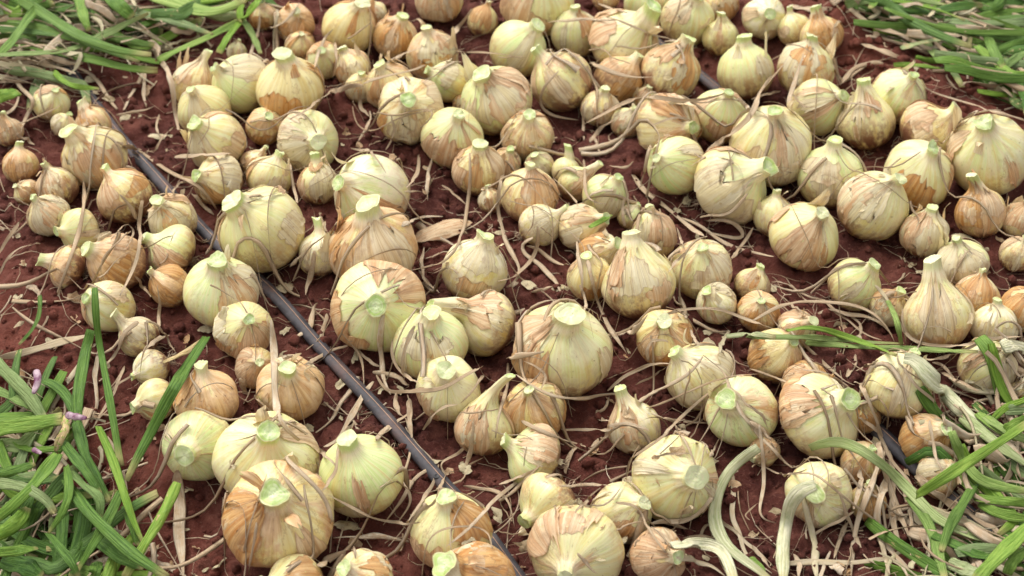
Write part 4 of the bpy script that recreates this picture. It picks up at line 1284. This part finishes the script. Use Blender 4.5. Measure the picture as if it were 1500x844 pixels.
D4 930 330 1040 420 1180 520;50;.35;.2;0
D4 1150 560 1260 620 1380 680;40;.3;.2;0
D4 900 300 1000 400 1130 480 1300 620;44;.5;.0;0
D4 380 860 410 760 430 720;24;0;.8;0
D4 430 790 480 810 500 844;50;0;.9;0
D4 230 730 260 780 260 860;26;.1;.5;0
D4 0 690 50 740 110 810;22;.1;.5;0
D4 700 560 720 700 760 844;34;.1;.4;.2
D4 940 844 980 700 1000 560;44;0;.5;.4
D4 1100 600 1180 680 1250 800;60;.05;.5;.4
D3 1290 290 1290 400 1280 520 1330 620 1340 710 1420 770 1500 840;26;0;.6;.2
D3 1170 480 1250 560 1330 640 1440 720 1510 800;22;.05;.5;.2
D3 700 290 720 210 800 160 910 80 960 30;18;.4;.1;0
D3 840 560 1000 560 1100 520 1180 400;30;.1;.5;0
D3 960 20 1030 110 1080 250 1110 300;24;.1;.3;0
D3 860 200 960 180 1050 180;14;.4;.1;0
D3 420 500 500 420 560 370;24;.3;.2;0
D3 340 350 480 355 620 352;22;.1;.4;0
D3 640 450 740 460 800 520 830 600 920 720;18;.3;.2;0
D3 650 600 720 560 800 550;12;.3;.2;0
D3 740 690 780 640;10;.6;0;0
D3 820 470 900 530 1000 590 1080 610;20;.4;.1;0
D3 1160 200 1190 130 1210 90;24;.1;.4;0
D3 1050 130 1120 110 1150 180;20;.1;.5;0
D3 0 350 90 320 200 260 ;28;.1;.4;0
D3 0 440 110 360 220 250;24;.05;.5;0
D3 370 290 380 200 460 125;26;.3;.2;0
D3 130 0 260 70 400 110 560 170 ;24;.15;.3;0
D3 500 150 560 100 620 60;34;.15;.4;0
D3 950 740 1050 760 1180 790 1250 860;40;.05;.6;.2
D3 1000 640 1130 635 1230 640 1270 680;16;.3;.2;0
D3 1090 660 1120 590 1160 560 1170 640;18;.1;.5;0
D3 430 730 480 770 540 844;22;.2;.3;0
D3 0 600 60 625 130 610;8;.4;.1;0
D3 310 460 318 540;8;.6;0;0
D3 1380 540 1350 520 1400 470 1430 450;8;.4;.2;0
"""
si = 0
for ln in STRAW.strip().splitlines():
    spec, w, br, pl, gr = ln.split(';')
    w, br, pl, gr = map(float, (w, br, pl, gr)); si += 1
    n = max(14, 5 * (len(spec.split()) // 2))
    P = trace(spec, 0.004, n, 2, 0.002)
    wob = np.stack([noise3(np.linspace(0, 5, n) + si*3.1, k + .5, 0) for k in range(3)], 1) * .0016
    P = P + wob
    W = px_width(P, w) * .95
    me = ribbon(P, W, flat=.09 if w > 13 else .5, twist=random.uniform(-2.4, 2.4) if w > 12 else 0, curl=random.uniform(-.4, .4) if w > 13 else 0,
                taper=(random.uniform(.15, .7), random.uniform(.08, .5)), seg=8 if w > 12 else 6, ws=.35, sd=si * 2.77, par=(br, pl, gr), name='dry_leaf')
    o = obj('dry_leaf', me, M['straw'])
    PAT.append((o, 'straw', dict(W=W, P=P, where='on', kind='pale' if pl >= .6 else 'brown' if br >= .3 else 'beige', w=w)))

# purple stub ends in the leaf heap
for spec, w in (('C1 205 470 215 530 190 600', 46), ('C1 370 715 420 725 480 735', 40), ('D1 185 155 210 170 235 180', 30)):
    P = lift_path(trace(spec, .006, 14, 1), .035); W = px_width(P, w)
    o = obj('onion_stalk', ribbon(P, W, flat=.6, taper=(.6, .5), seg=10, ws=.3, sd=w, name='onion_stalk'), M['purple'])
    PAT.append((o, 'purple', dict(P=P, W=W, where='BL')))

# loose sheets of skin lying on the soil
def loose_skin(t, x, y, wz, hz, rotdeg, kd, words):
    c = hit(*tile(t, x, y), lift=.004); W = px_width(c[None], wz) / 2; Hh = px_width(c[None], hz) / 2
    nr_, ns_ = 9, 36
    th = np.linspace(0, 2*math.pi, ns_, endpoint=False); rho = np.linspace(.02, 1, nr_)
    sd = x * .013
    out = (1 + .14 * noise3(np.cos(th)*2 + sd, np.sin(th)*2, 1) + .07 * noise3(np.cos(th)*7 + sd, np.sin(th)*7, 2)) * (1 - .22 * np.abs(np.sin(th)) ** 2)
    A = rho[:, None] * out[None]
    a, b = A * np.cos(th)[None], A * np.sin(th)[None]
    Z = Hh * (.9 * (1 - b**2) * (1 - .7*a**2) * .8 + .10 * noise3(a*5 + sd, b*2, 0))
    r_ = math.radians(rotdeg)
    X = a * W; Y = b * Hh * 1.25
    V = np.stack([X*math.cos(r_) - Y*math.sin(r_), X*math.sin(r_) + Y*math.cos(r_), Z - .002], -1).reshape(-1, 3)
    pv = np.stack([b, .3 + 0*a, a], -1).reshape(-1, 3)
    qp = np.stack([np.full(nr_*ns_, kd), np.repeat(rho, ns_), np.full(nr_*ns_, sd % 1)], -1)
    o = obj('loose_skin', mesh_np('loose_skin', V, grid_faces(nr_, ns_), dict(pv=pv, par=qp)), M['paper'])
    o.location = c
    o.location.z = float(terrain(c[0], c[1])) + .004
    tag(o, words, 'onion skin', 'loose onion skins on the soil')
loose_skin('B2', 1090, 480, 320, 150, 25, .55, 'large curled brown onion skin lying alone on open red soil')
loose_skin('D2', 560, 560, 150, 70, -10, .2, 'pale curled skin on the dark soil below a smooth striped onion')
loose_skin('D2', 735, 720, 130, 150, 80, .6, 'small brown husk standing by a white dry leaf near the hose')
loose_skin('B2', 215, 790, 110, 80, 30, .4, 'torn cream skin scrap beside the hose and the biggest smooth onion')
loose_skin('C1', 1150, 225, 120, 70, 10, .15, 'white skin scrap under a smooth greenish onion left of the hose')
loose_skin('A1', 710, 640, 150, 55, 10, .1, 'white skin scrap on soil near the buried end of the hose')
loose_skin('A1', 890, 745, 150, 50, -5, .1, 'thin white skin strip on soil between hose and onion pile')
loose_skin('B3', 345, 800, 60, 110, 100, .2, 'narrow white skin curl on soil among brown strands')
loose_skin('C4', 660, 590, 130, 80, -30, .3, 'pale skin flap between two large yellow onions')
loose_skin('B4', 1180, 400, 90, 130, 70, .1, 'white skin flap beside an orange onion with stiff dry neck')

# ------------------------------------------------------------------ drip hoses
def hose(pts, label, r=.0070, ext=(.5, .6)):
    P = np.array([on_plane(x, y, 0.0) for x, y in pts])
    e0 = P[0] + (P[0] - P[1]) / np.linalg.norm(P[0] - P[1]) * ext[0]; e1 = P[-1] + (P[-1] - P[-2]) / np.linalg.norm(P[-1] - P[-2]) * ext[1]
    P = catmull(np.vstack([e0, P, e1]), 120)
    P[:, 2] = terrain(P[:, 0], P[:, 1]) + .007
    for _ in range(6): P[1:-1, 2] = .25*P[:-2, 2] + .5*P[1:-1, 2] + .25*P[2:, 2]
    T = np.gradient(P, axis=0); T /= np.linalg.norm(T, axis=1, keepdims=True)
    B = np.cross(T, [0, 0, 1.0]); B /= np.linalg.norm(B, axis=1, keepdims=True); Nn = np.cross(B, T)
    a = np.linspace(0, 2*math.pi, 20, endpoint=False)
    wv = 1 + .05 * noise3(np.linspace(0, 22, len(P)), .5, 0)
    V = P[:, None] + B[:, None] * (np.cos(a)[None] * 1.12 * r * wv[:, None])[..., None] + Nn[:, None] * (np.sin(a)[None] * .80 * r / wv[:, None])[..., None]
    root = obj('drip_hose', mesh_np('drip_hose', V.reshape(-1, 3), grid_faces(len(P), 20)), M['hose'])
    tag(root, label, 'hose', 'drip hoses along the bed')
    # the thin moulded line along the top
    def surf_strip(an, hw, lift):
        out = []
        for da, li_ in ((-hw, 0), (0, lift), (hw, 0)):
            aa = an + da
            out.append(P + B * (math.cos(aa) * 1.12 * r * wv)[:, None] + Nn * (math.sin(aa) * .80 * r / wv)[:, None] + Nn * (li_ + .0003))
        return np.stack(out, 1)
    S = surf_strip(math.radians(98), .055, .0004)
    obj('line_mark', mesh_np('line_mark', S.reshape(-1, 3), grid_faces(len(P), 3, False)), M['stripe'], root)
    S = surf_strip(math.radians(150), .05, .0009)
    obj('seam', mesh_np('seam', S.reshape(-1, 3), grid_faces(len(P), 3, False)), M['emitter'], root)
    return root, P, B, Nn, r
hA = hose([(135, 145), (190, 218), (258, 298), (330, 374), (400, 436), (468, 512), (560, 612), (640, 698), (700, 762), (762, 845)],
          'long black drip hose with thin tan line lying across the bed')
for px, py in ((735, 812), (640, 690)):
    _, P, B, Nn, r = hA
    c = on_plane(px, py, .02); k = int(np.argmin(((P[:, :2] - c[:2]) ** 2).sum(1)))
    base = P[k] + Nn[k] * r * .80 * .95 + B[k] * .0025
    ring = []
    for rr_, zz_ in ((.0034, -.0006), (.0034, .0006), (.0024, .0009), (.0020, .0002), (.0003, .0001)):
        an = np.linspace(0, 2*math.pi, 16, endpoint=False)
        ring.append(base + B[k] * (np.cos(an) * rr_)[:, None] + np.cross(Nn[k], B[k]) * (np.sin(an) * rr_)[:, None] + Nn[k] * zz_)
    obj('emitter', mesh_np('emitter', np.concatenate(ring), grid_faces(5, 16)), M['emitter'], hA[0])
hose([(960, 62), (1000, 92), (1034, 120), (1095, 165), (1115, 181)], 'black hose mostly hidden under pale onions near the soil ridge', .0068, (.3, .02))
hose([(1270, 630), (1332, 682), (1400, 735), (1473, 795)], 'dark hose under the green leaf tangle beside pale stalks', .0078, (.02, .5))

# ------------------------------------------------------------------ loose clods and fine litter (nobody could count them)
def ico():
    t = (1 + 5 ** .5) / 2
    v = np.array([(-1, t, 0), (1, t, 0), (-1, -t, 0), (1, -t, 0), (0, -1, t), (0, 1, t), (0, -1, -t), (0, 1, -t), (t, 0, -1), (t, 0, 1), (-t, 0, -1), (-t, 0, 1)]) / 1.902
    f = np.array([(0,11,5),(0,5,1),(0,1,7),(0,7,10),(0,10,11),(1,5,9),(5,11,4),(11,10,2),(10,7,6),(7,1,8),(3,9,4),(3,4,2),(3,2,6),(3,6,8),(3,8,9),(4,9,5),(2,4,11),(6,2,10),(8,6,7),(9,8,1)])
    return v, f
iv, ifc = ico()
nc = 15000
cx = rng.uniform(-.9, .9, nc); cy = rng.uniform(1.2, 2.7, nc)
cr = .0012 + .0068 * rng.random(nc) ** 3.4
cz = terrain(cx, cy, True) + cr * .3
CV = iv[None] * cr[:, None, None] * rng.uniform(.65, 1.25, (nc, 12, 1)) * rng.uniform(.75, 1.2, (nc, 1, 3)) + np.stack([cx, cy, cz], 1)[:, None]
CF = ifc[None] + (np.arange(nc) * 12)[:, None, None]
clods = obj('soil_crumbs', mesh_np('soil_crumbs', CV.reshape(-1, 3), CF.reshape(-1, 3), None, True), M['soil'])
tag(clods, 'loose crumbs of red soil scattered over the bed', 'soil', None, 'stuff')

nk_ = 520; Vf = []; Ff = []; Pf = []; PVf = []; base = 0
for k in range(nk_):
    c0 = on_plane(random.uniform(-60, 1560), random.uniform(60, 900), .0)
    if float(c0[:2] @ CROSS) - T_HOSE < -.30: continue
    nr_, ns_ = 4, 12; th = np.linspace(0, 6.283, ns_, endpoint=False); rho = np.array([.05, .4, .75, 1])
    out = 1 + .45 * noise3(np.cos(th)*2 + k*3.3, np.sin(th)*2, .5) + .25 * noise3(np.cos(th)*6 + k, np.sin(th)*6, 2.5)
    sz = random.uniform(.003, .011); as_ = random.uniform(.3, .8)
    aa = rho[:, None] * out[None] * np.cos(th)[None]; bb = rho[:, None] * out[None] * np.sin(th)[None]
    cu_ = random.uniform(-.9, 1.1)
    zc = cu_ * as_ * (1 - bb**2) * .5 + .25 * noise3(aa*2 + k, bb*2, .1)
    L_ = np.stack([aa, bb * as_, zc], -1) * sz
    rm = np.array(Matrix.Rotation(random.uniform(0, 6.28), 3, 'Z') @ Matrix.Rotation(random.gauss(0, .5), 3, 'X'))
    L_ = L_ @ rm.T
    z0 = float(terrain(c0[0], c0[1], True)) + .003
    zt_ = float(top_z(c0[:1], c0[1:2])[0])
    if zt_ > z0 + .01 and random.random() < .75: continue
    Vf.append(L_.reshape(-1, 3) + np.array([c0[0], c0[1], max(z0, zt_ + .002)])); Ff.append(grid_faces(nr_, ns_) + base); base += nr_ * ns_
    PVf.append(np.stack([aa, bb, .3 + 0*aa], -1).reshape(-1, 3)); Pf.append(np.stack([np.full(48, random.uniform(.05, .75)), np.repeat(rho, ns_) * .9, np.full(48, k * .173 % 1)], -1))
flk = obj('skin_flakes', mesh_np('skin_flakes', np.concatenate(Vf), np.concatenate(Ff), dict(pv=np.concatenate(PVf), par=np.concatenate(Pf))), M['paper'])
tag(flk, 'small torn flakes of dry onion skin strewn between the bulbs', 'onion skin', None, 'stuff')

nf = 1500; Vf = []; Ff = []; Pf = []; base = 0
fx = rng.uniform(-.85, .85, nf); fy = rng.uniform(1.2, 2.7, nf)
for k in range(nf):
    a = random.uniform(0, 6.28); ln_ = random.uniform(.02, .11); bend = random.uniform(-2.6, 2.6)
    t = np.linspace(0, 1, 8)
    hd = a + bend * t + .5 * noise3(t*4 + k, .3, 0)
    x = fx[k] + np.cumsum(np.cos(hd)) * ln_ / 8; y = fy[k] + np.cumsum(np.sin(hd)) * ln_ / 8
    z = terrain(x, y, True) + .0025 + .006 * random.random() * np.abs(noise3(t*3 + k, .7, 0))
    w = random.uniform(.0004, .0013)
    P = np.stack([x, y, z], 1)
    an = np.array([0, 2.094, 4.189])
    V = P[:, None] + np.stack([np.cos(an) * w * -math.sin(a), np.cos(an) * w * math.cos(a), np.sin(an) * w * .6], 1)[None] * (1 - .5*t)[:, None, None]
    Vf.append(V.reshape(-1, 3)); Ff.append(grid_faces(8, 3) + base); base += 24
    Pf.append(np.tile([random.uniform(0, .8), random.uniform(0, .9), 0], (24, 1)))
Vf = np.concatenate(Vf); Pf = np.concatenate(Pf)
litter = obj('straw_litter', mesh_np('straw_litter', Vf, np.concatenate(Ff), dict(pv=np.stack([0*Vf[:, 0], Vf[:, 0]*8, Vf[:, 1]*3 % 1], 1), par=Pf)), M['straw'])
tag(litter, 'fine dry root hairs and straw bits strewn over the soil', 'straw', None, 'stuff')

ne = 270; Vf = []; Ff = []; Pf = []; PVf = []; base = 0
for k in range(ne):
    c0 = on_plane(random.uniform(-60, 1560), random.uniform(60, 900), .03)
    if float(c0[:2] @ CROSS) - T_HOSE < -.30: continue
    a = random.uniform(0, 6.28); ln_ = random.uniform(.05, .22); bend = random.uniform(-2.2, 2.2); n = 16
    t = np.linspace(0, 1, n); hd = a + bend * t + .8 * noise3(t*3 + k, .3, 0)
    x = c0[0] + np.cumsum(np.cos(hd)) * ln_ / n; y = c0[1] + np.cumsum(np.sin(hd)) * ln_ / n
    z = np.maximum(terrain(x, y, True), .45 * top_z(x, y)) + .004
    P = np.stack([x, y, z], 1)
    for _ in range(5):
        Q = P.copy(); Q[1:-1] = .25*P[:-2] + .5*P[1:-1] + .25*P[2:]; P = push_out(Q, .002, True)
    w = random.choice([.0006, .0009, .0014, .002, .0028, .0036]) * random.uniform(.8, 1.2)
    T = np.gradient(P, axis=0); T /= np.linalg.norm(T, axis=1, keepdims=True)
    B = np.cross(T, [0, -.4, .9]); B /= np.linalg.norm(B, axis=1, keepdims=True); Nn = np.cross(B, T)
    tw = random.uniform(-4, 4) * t
    B2 = B * np.cos(tw)[:, None] + Nn * np.sin(tw)[:, None]; N2 = np.cross(B2, T)
    an = np.linspace(0, 6.283, 4, endpoint=False); fl = .18 if w > .0012 else .9
    W = w * (1 - .55*t) * (1 + .4 * noise3(t*6 + k, 1.1, 0))
    V = P[:, None] + (B2[:, None] * np.cos(an)[None, :, None] + N2[:, None] * (fl * np.sin(an))[None, :, None]) * W[:, None, None]
    Vf.append(V.reshape(-1, 3)); Ff.append(grid_faces(n, 4) + base); base += 4 * n
    br = random.choice([.05, .2, .4, .8]) if w < .0016 else random.uniform(0, .35)
    Pf.append(np.tile([br, random.uniform(0, .8), 0], (4*n, 1))); PVf.append(np.stack([np.tile(an / 6.283, n), np.repeat(t, 4), np.full(4*n, k * .137 % 1)], 1))
fine = obj('fine_straw', mesh_np('fine_straw', np.concatenate(Vf), np.concatenate(Ff), dict(pv=np.concatenate(PVf), par=np.concatenate(Pf))), M['straw'])
tag(fine, 'tangle of thin dry strands draped over the onions', 'straw', None, 'stuff')

# ------------------------------------------------------------------ labels

LAND = """
D2 180 545|huge tan-skinned onion with broad green cut neck facing outward|the huge tan onion
C3 330 400|huge round yellow onion standing alone, skin edge lifting|the huge yellow onion
B1 1445 480|large smooth yellow onion with fat green neck stub by the hose|the smooth hose-side onion
C2 745 130|broad flat greenish onion with neck facing outward and a strand down it|the broad flat onion
C2 1330 205|stained whitish onion lying sideways with a long pale neck|the stained sideways onion
B3 775 775|pear-shaped yellow onion with a tall pale neck|the tall pear-shaped onion
C4 1025 170|white onion with long flared neck and orange base|the flared-neck onion
C4 770 610|whitish onion under a thick pale stalk bent over it|the bent-stalk onion
D4 370 390|yellow onion with a limp white stalk fallen down its side|the limp-stalk onion
B2 710 590|large orange onion with stout neck behind the broad flat onion|the stout orange onion
B2 700 275|large green-white onion shedding pale papery skin|the shedding green onion
D2 630 300|smooth greenish onion with tan side, alone beside the hose|the smooth two-tone onion
D3 955 310|large round yellow onion, neck stub facing outward, beside curling white stalks|the stub-faced onion
A3 690 245|long yellow onion lying aslant among round ones|the long aslant onion
A4 640 670|bottle-shaped yellow onion near the soil ridge|the bottle-shaped onion
C1 1120 640|coppery orange onion beside a fallen green leaf on the bank|the coppery onion
C2 245 565|yellow onion with tan lower half crossed by a white leaf strap|the strapped onion
B1 645 660|orange onion at the outer edge of the red bank|the bank-edge onion
B1 1218 830|smooth pale green onion against the hose, neck stub on top|the pale bank-side onion
C4 360 685|wide flattish yellow onion with leaning pale neck|the wide flat onion
D1 1417 280|big yellow onion behind the huge tan onion|the big yellow neighbour
D1 1125 140|green onion beneath the coppery onion, neck facing outward|the green bank onion
B4 1310 70|large yellow onion at the foot of the soil ridge|the ridge-foot onion
B4 140 45|large yellow onion with wide shoulders and upright neck, in the packed group|the wide-shouldered onion
B4 410 170|green upright onion in front of the wide-shouldered onion|the upright green onion
B3 1270 240|large green onion leaning away, thin skin torn at its side|the torn green onion
B4 665 350|large clean yellow onion with leaning neck, long strand around it|the clean yellow onion
B4 910 180|yellow onion with upturned neck behind the clean yellow onion|the upturned onion
A2 230 500|large orange-shouldered onion with thick papery neck|the thick-necked onion
A2 1390 580|large green onion with torn green neck in the far group|the far green onion
D3 440 690|large yellow onion with ripped tan skin and drooping green neck|the ripped-skin onion
C3 1320 665|green onion with tan underside and round green neck stub|the green-stub onion
A3 105 275|green onion with fat cut neck behind crowded onions|the fat-stub onion
A2 565 155|round tan and cream onion at the far soil gap|the far tan onion
A1 1335 480|green onion leaning towards the leaf heap|the heap-side green onion
D2 1130 620|yellow upright onion straddling the hose edge|the hose-end onion
B1 690 300|tan onion with ragged neck on the bank beside the hose|the ragged-neck onion
A1 280 570|shaded yellow onion half buried under green leaves|the buried onion
C4 1290 440|yellow onion with pale stalk folded over beside green leaves|the folded-stalk onion
"""
def wc(x): return len(x.split())
def rel(c, hs, n):
    out = []
    for hc, hn in sorted(hs, key=lambda q: np.linalg.norm(q[0][:2] - c[:2])):
        out.append(hn)
        if len(out) == n: break
    return out
heads = [' '.join(l.split()[:3]) for l in ONIONS.strip().splitlines()]
marks = []; used = {}
for ln in LAND.strip().splitlines():
    k, full, hn = ln.split('|'); i = heads.index(k)
    tag(onion_objs[i], full, 'onion', 'onions spread over the bed'); used[full] = 1
    marks.append((recs[i]['c'], hn))
COLW = dict(g='pale green', y='cream yellow', o='tan orange', p='pinkish papery', w='whitish')
def pick(opts):
    for o_ in opts:
        o_ = ' '.join(o_.split())
        if o_ not in used and 4 <= wc(o_) <= 16: used[o_] = 1; return o_
    o_ = ' '.join(opts[-1].split())
    return ' '.join(o_.split()[:16])
for i, (o, r) in enumerate(zip(onion_objs, recs)):
    if 'label' in o: continue
    dia = 2 * r['R']; size = 'small' if dia < .052 else 'medium' if dia < .076 else 'large'
    az = r['ax'][2]; pose = 'upright' if az > .80 else 'leaning' if az > .42 else 'lying'
    h1, h2, h3 = rel(r['c'], marks, 3); cw = COLW[r['code']]
    tag(o, pick([f'{size} {pose} {cw} onion beside {h1}', f'{size} {pose} {cw} onion between {h1} and {h2}', f'{size} {pose} {cw} onion between {h1} and {h3}',
                 f'{size} {pose} {cw} onion between {h2} and {h3}', f'{size} {pose} {cw} onion near {h1}']), 'onion', 'onions spread over the bed')
for o, kind, q in PAT:
    c = q['P'].mean(0); h1, h2, h3 = rel(c, marks, 3); W = q['W'] * 1000
    chord = np.linalg.norm(q['P'][-1] - q['P'][0]); ln_ = np.linalg.norm(np.diff(q['P'], axis=0), axis=1).sum()
    shp = 'straight' if chord / ln_ > .965 else 'bowed' if chord / ln_ > .85 else 'curled'
    lw = 'very long' if ln_ > .26 else 'long' if ln_ > .16 else 'short' if ln_ > .09 else 'very short'
    if kind == 'leaf':
        cw = 'yellowing' if q['dry'] > .4 else 'pale' if q['pale'] > .4 else 'bright green' if q['lime'] > .5 else 'dark green' if q['lime'] < .12 else 'green'
        bw = 'broad' if W > 13 else 'slim'
        wh = LEAF_WHERE[q['where']]
        if 'layer' in q: wh = wh.replace('in the', q['layer'] + ' the', 1); shp = q['tip'] + ' ' + shp
        tag(o, pick([f'{lw} {bw} {shp} {cw} onion leaf {wh}', f'{lw} {bw} {shp} {cw} onion leaf nearest {h1}', f'{lw} {bw} {shp} {cw} onion leaf {wh}']), 'leaf', 'cut green onion leaves')
    elif kind == 'purple':
        tag(o, f'{lw} purple onion stalk stub in the cut leaf heap on the red bank', 'stalk', 'purple stalk stubs')
    else:
        bw = 'broad' if W > 8 else 'narrow' if W > 4.5 else 'wiry'
        if True:
            cw = {'pale': 'whitish', 'brown': 'brown', 'beige': 'beige'}[q['kind']]
            tag(o, pick([f'{lw} {bw} {shp} {cw} dry leaf by {h1}', f'{lw} {bw} {shp} {cw} dry leaf between {h1} and {h2}', f'{lw} {bw} {shp} {cw} dry leaf between {h1} and {h3}', f'{lw} {bw} {shp} {cw} dry leaf near {h1}']), 'dry leaf', 'dry onion leaves')
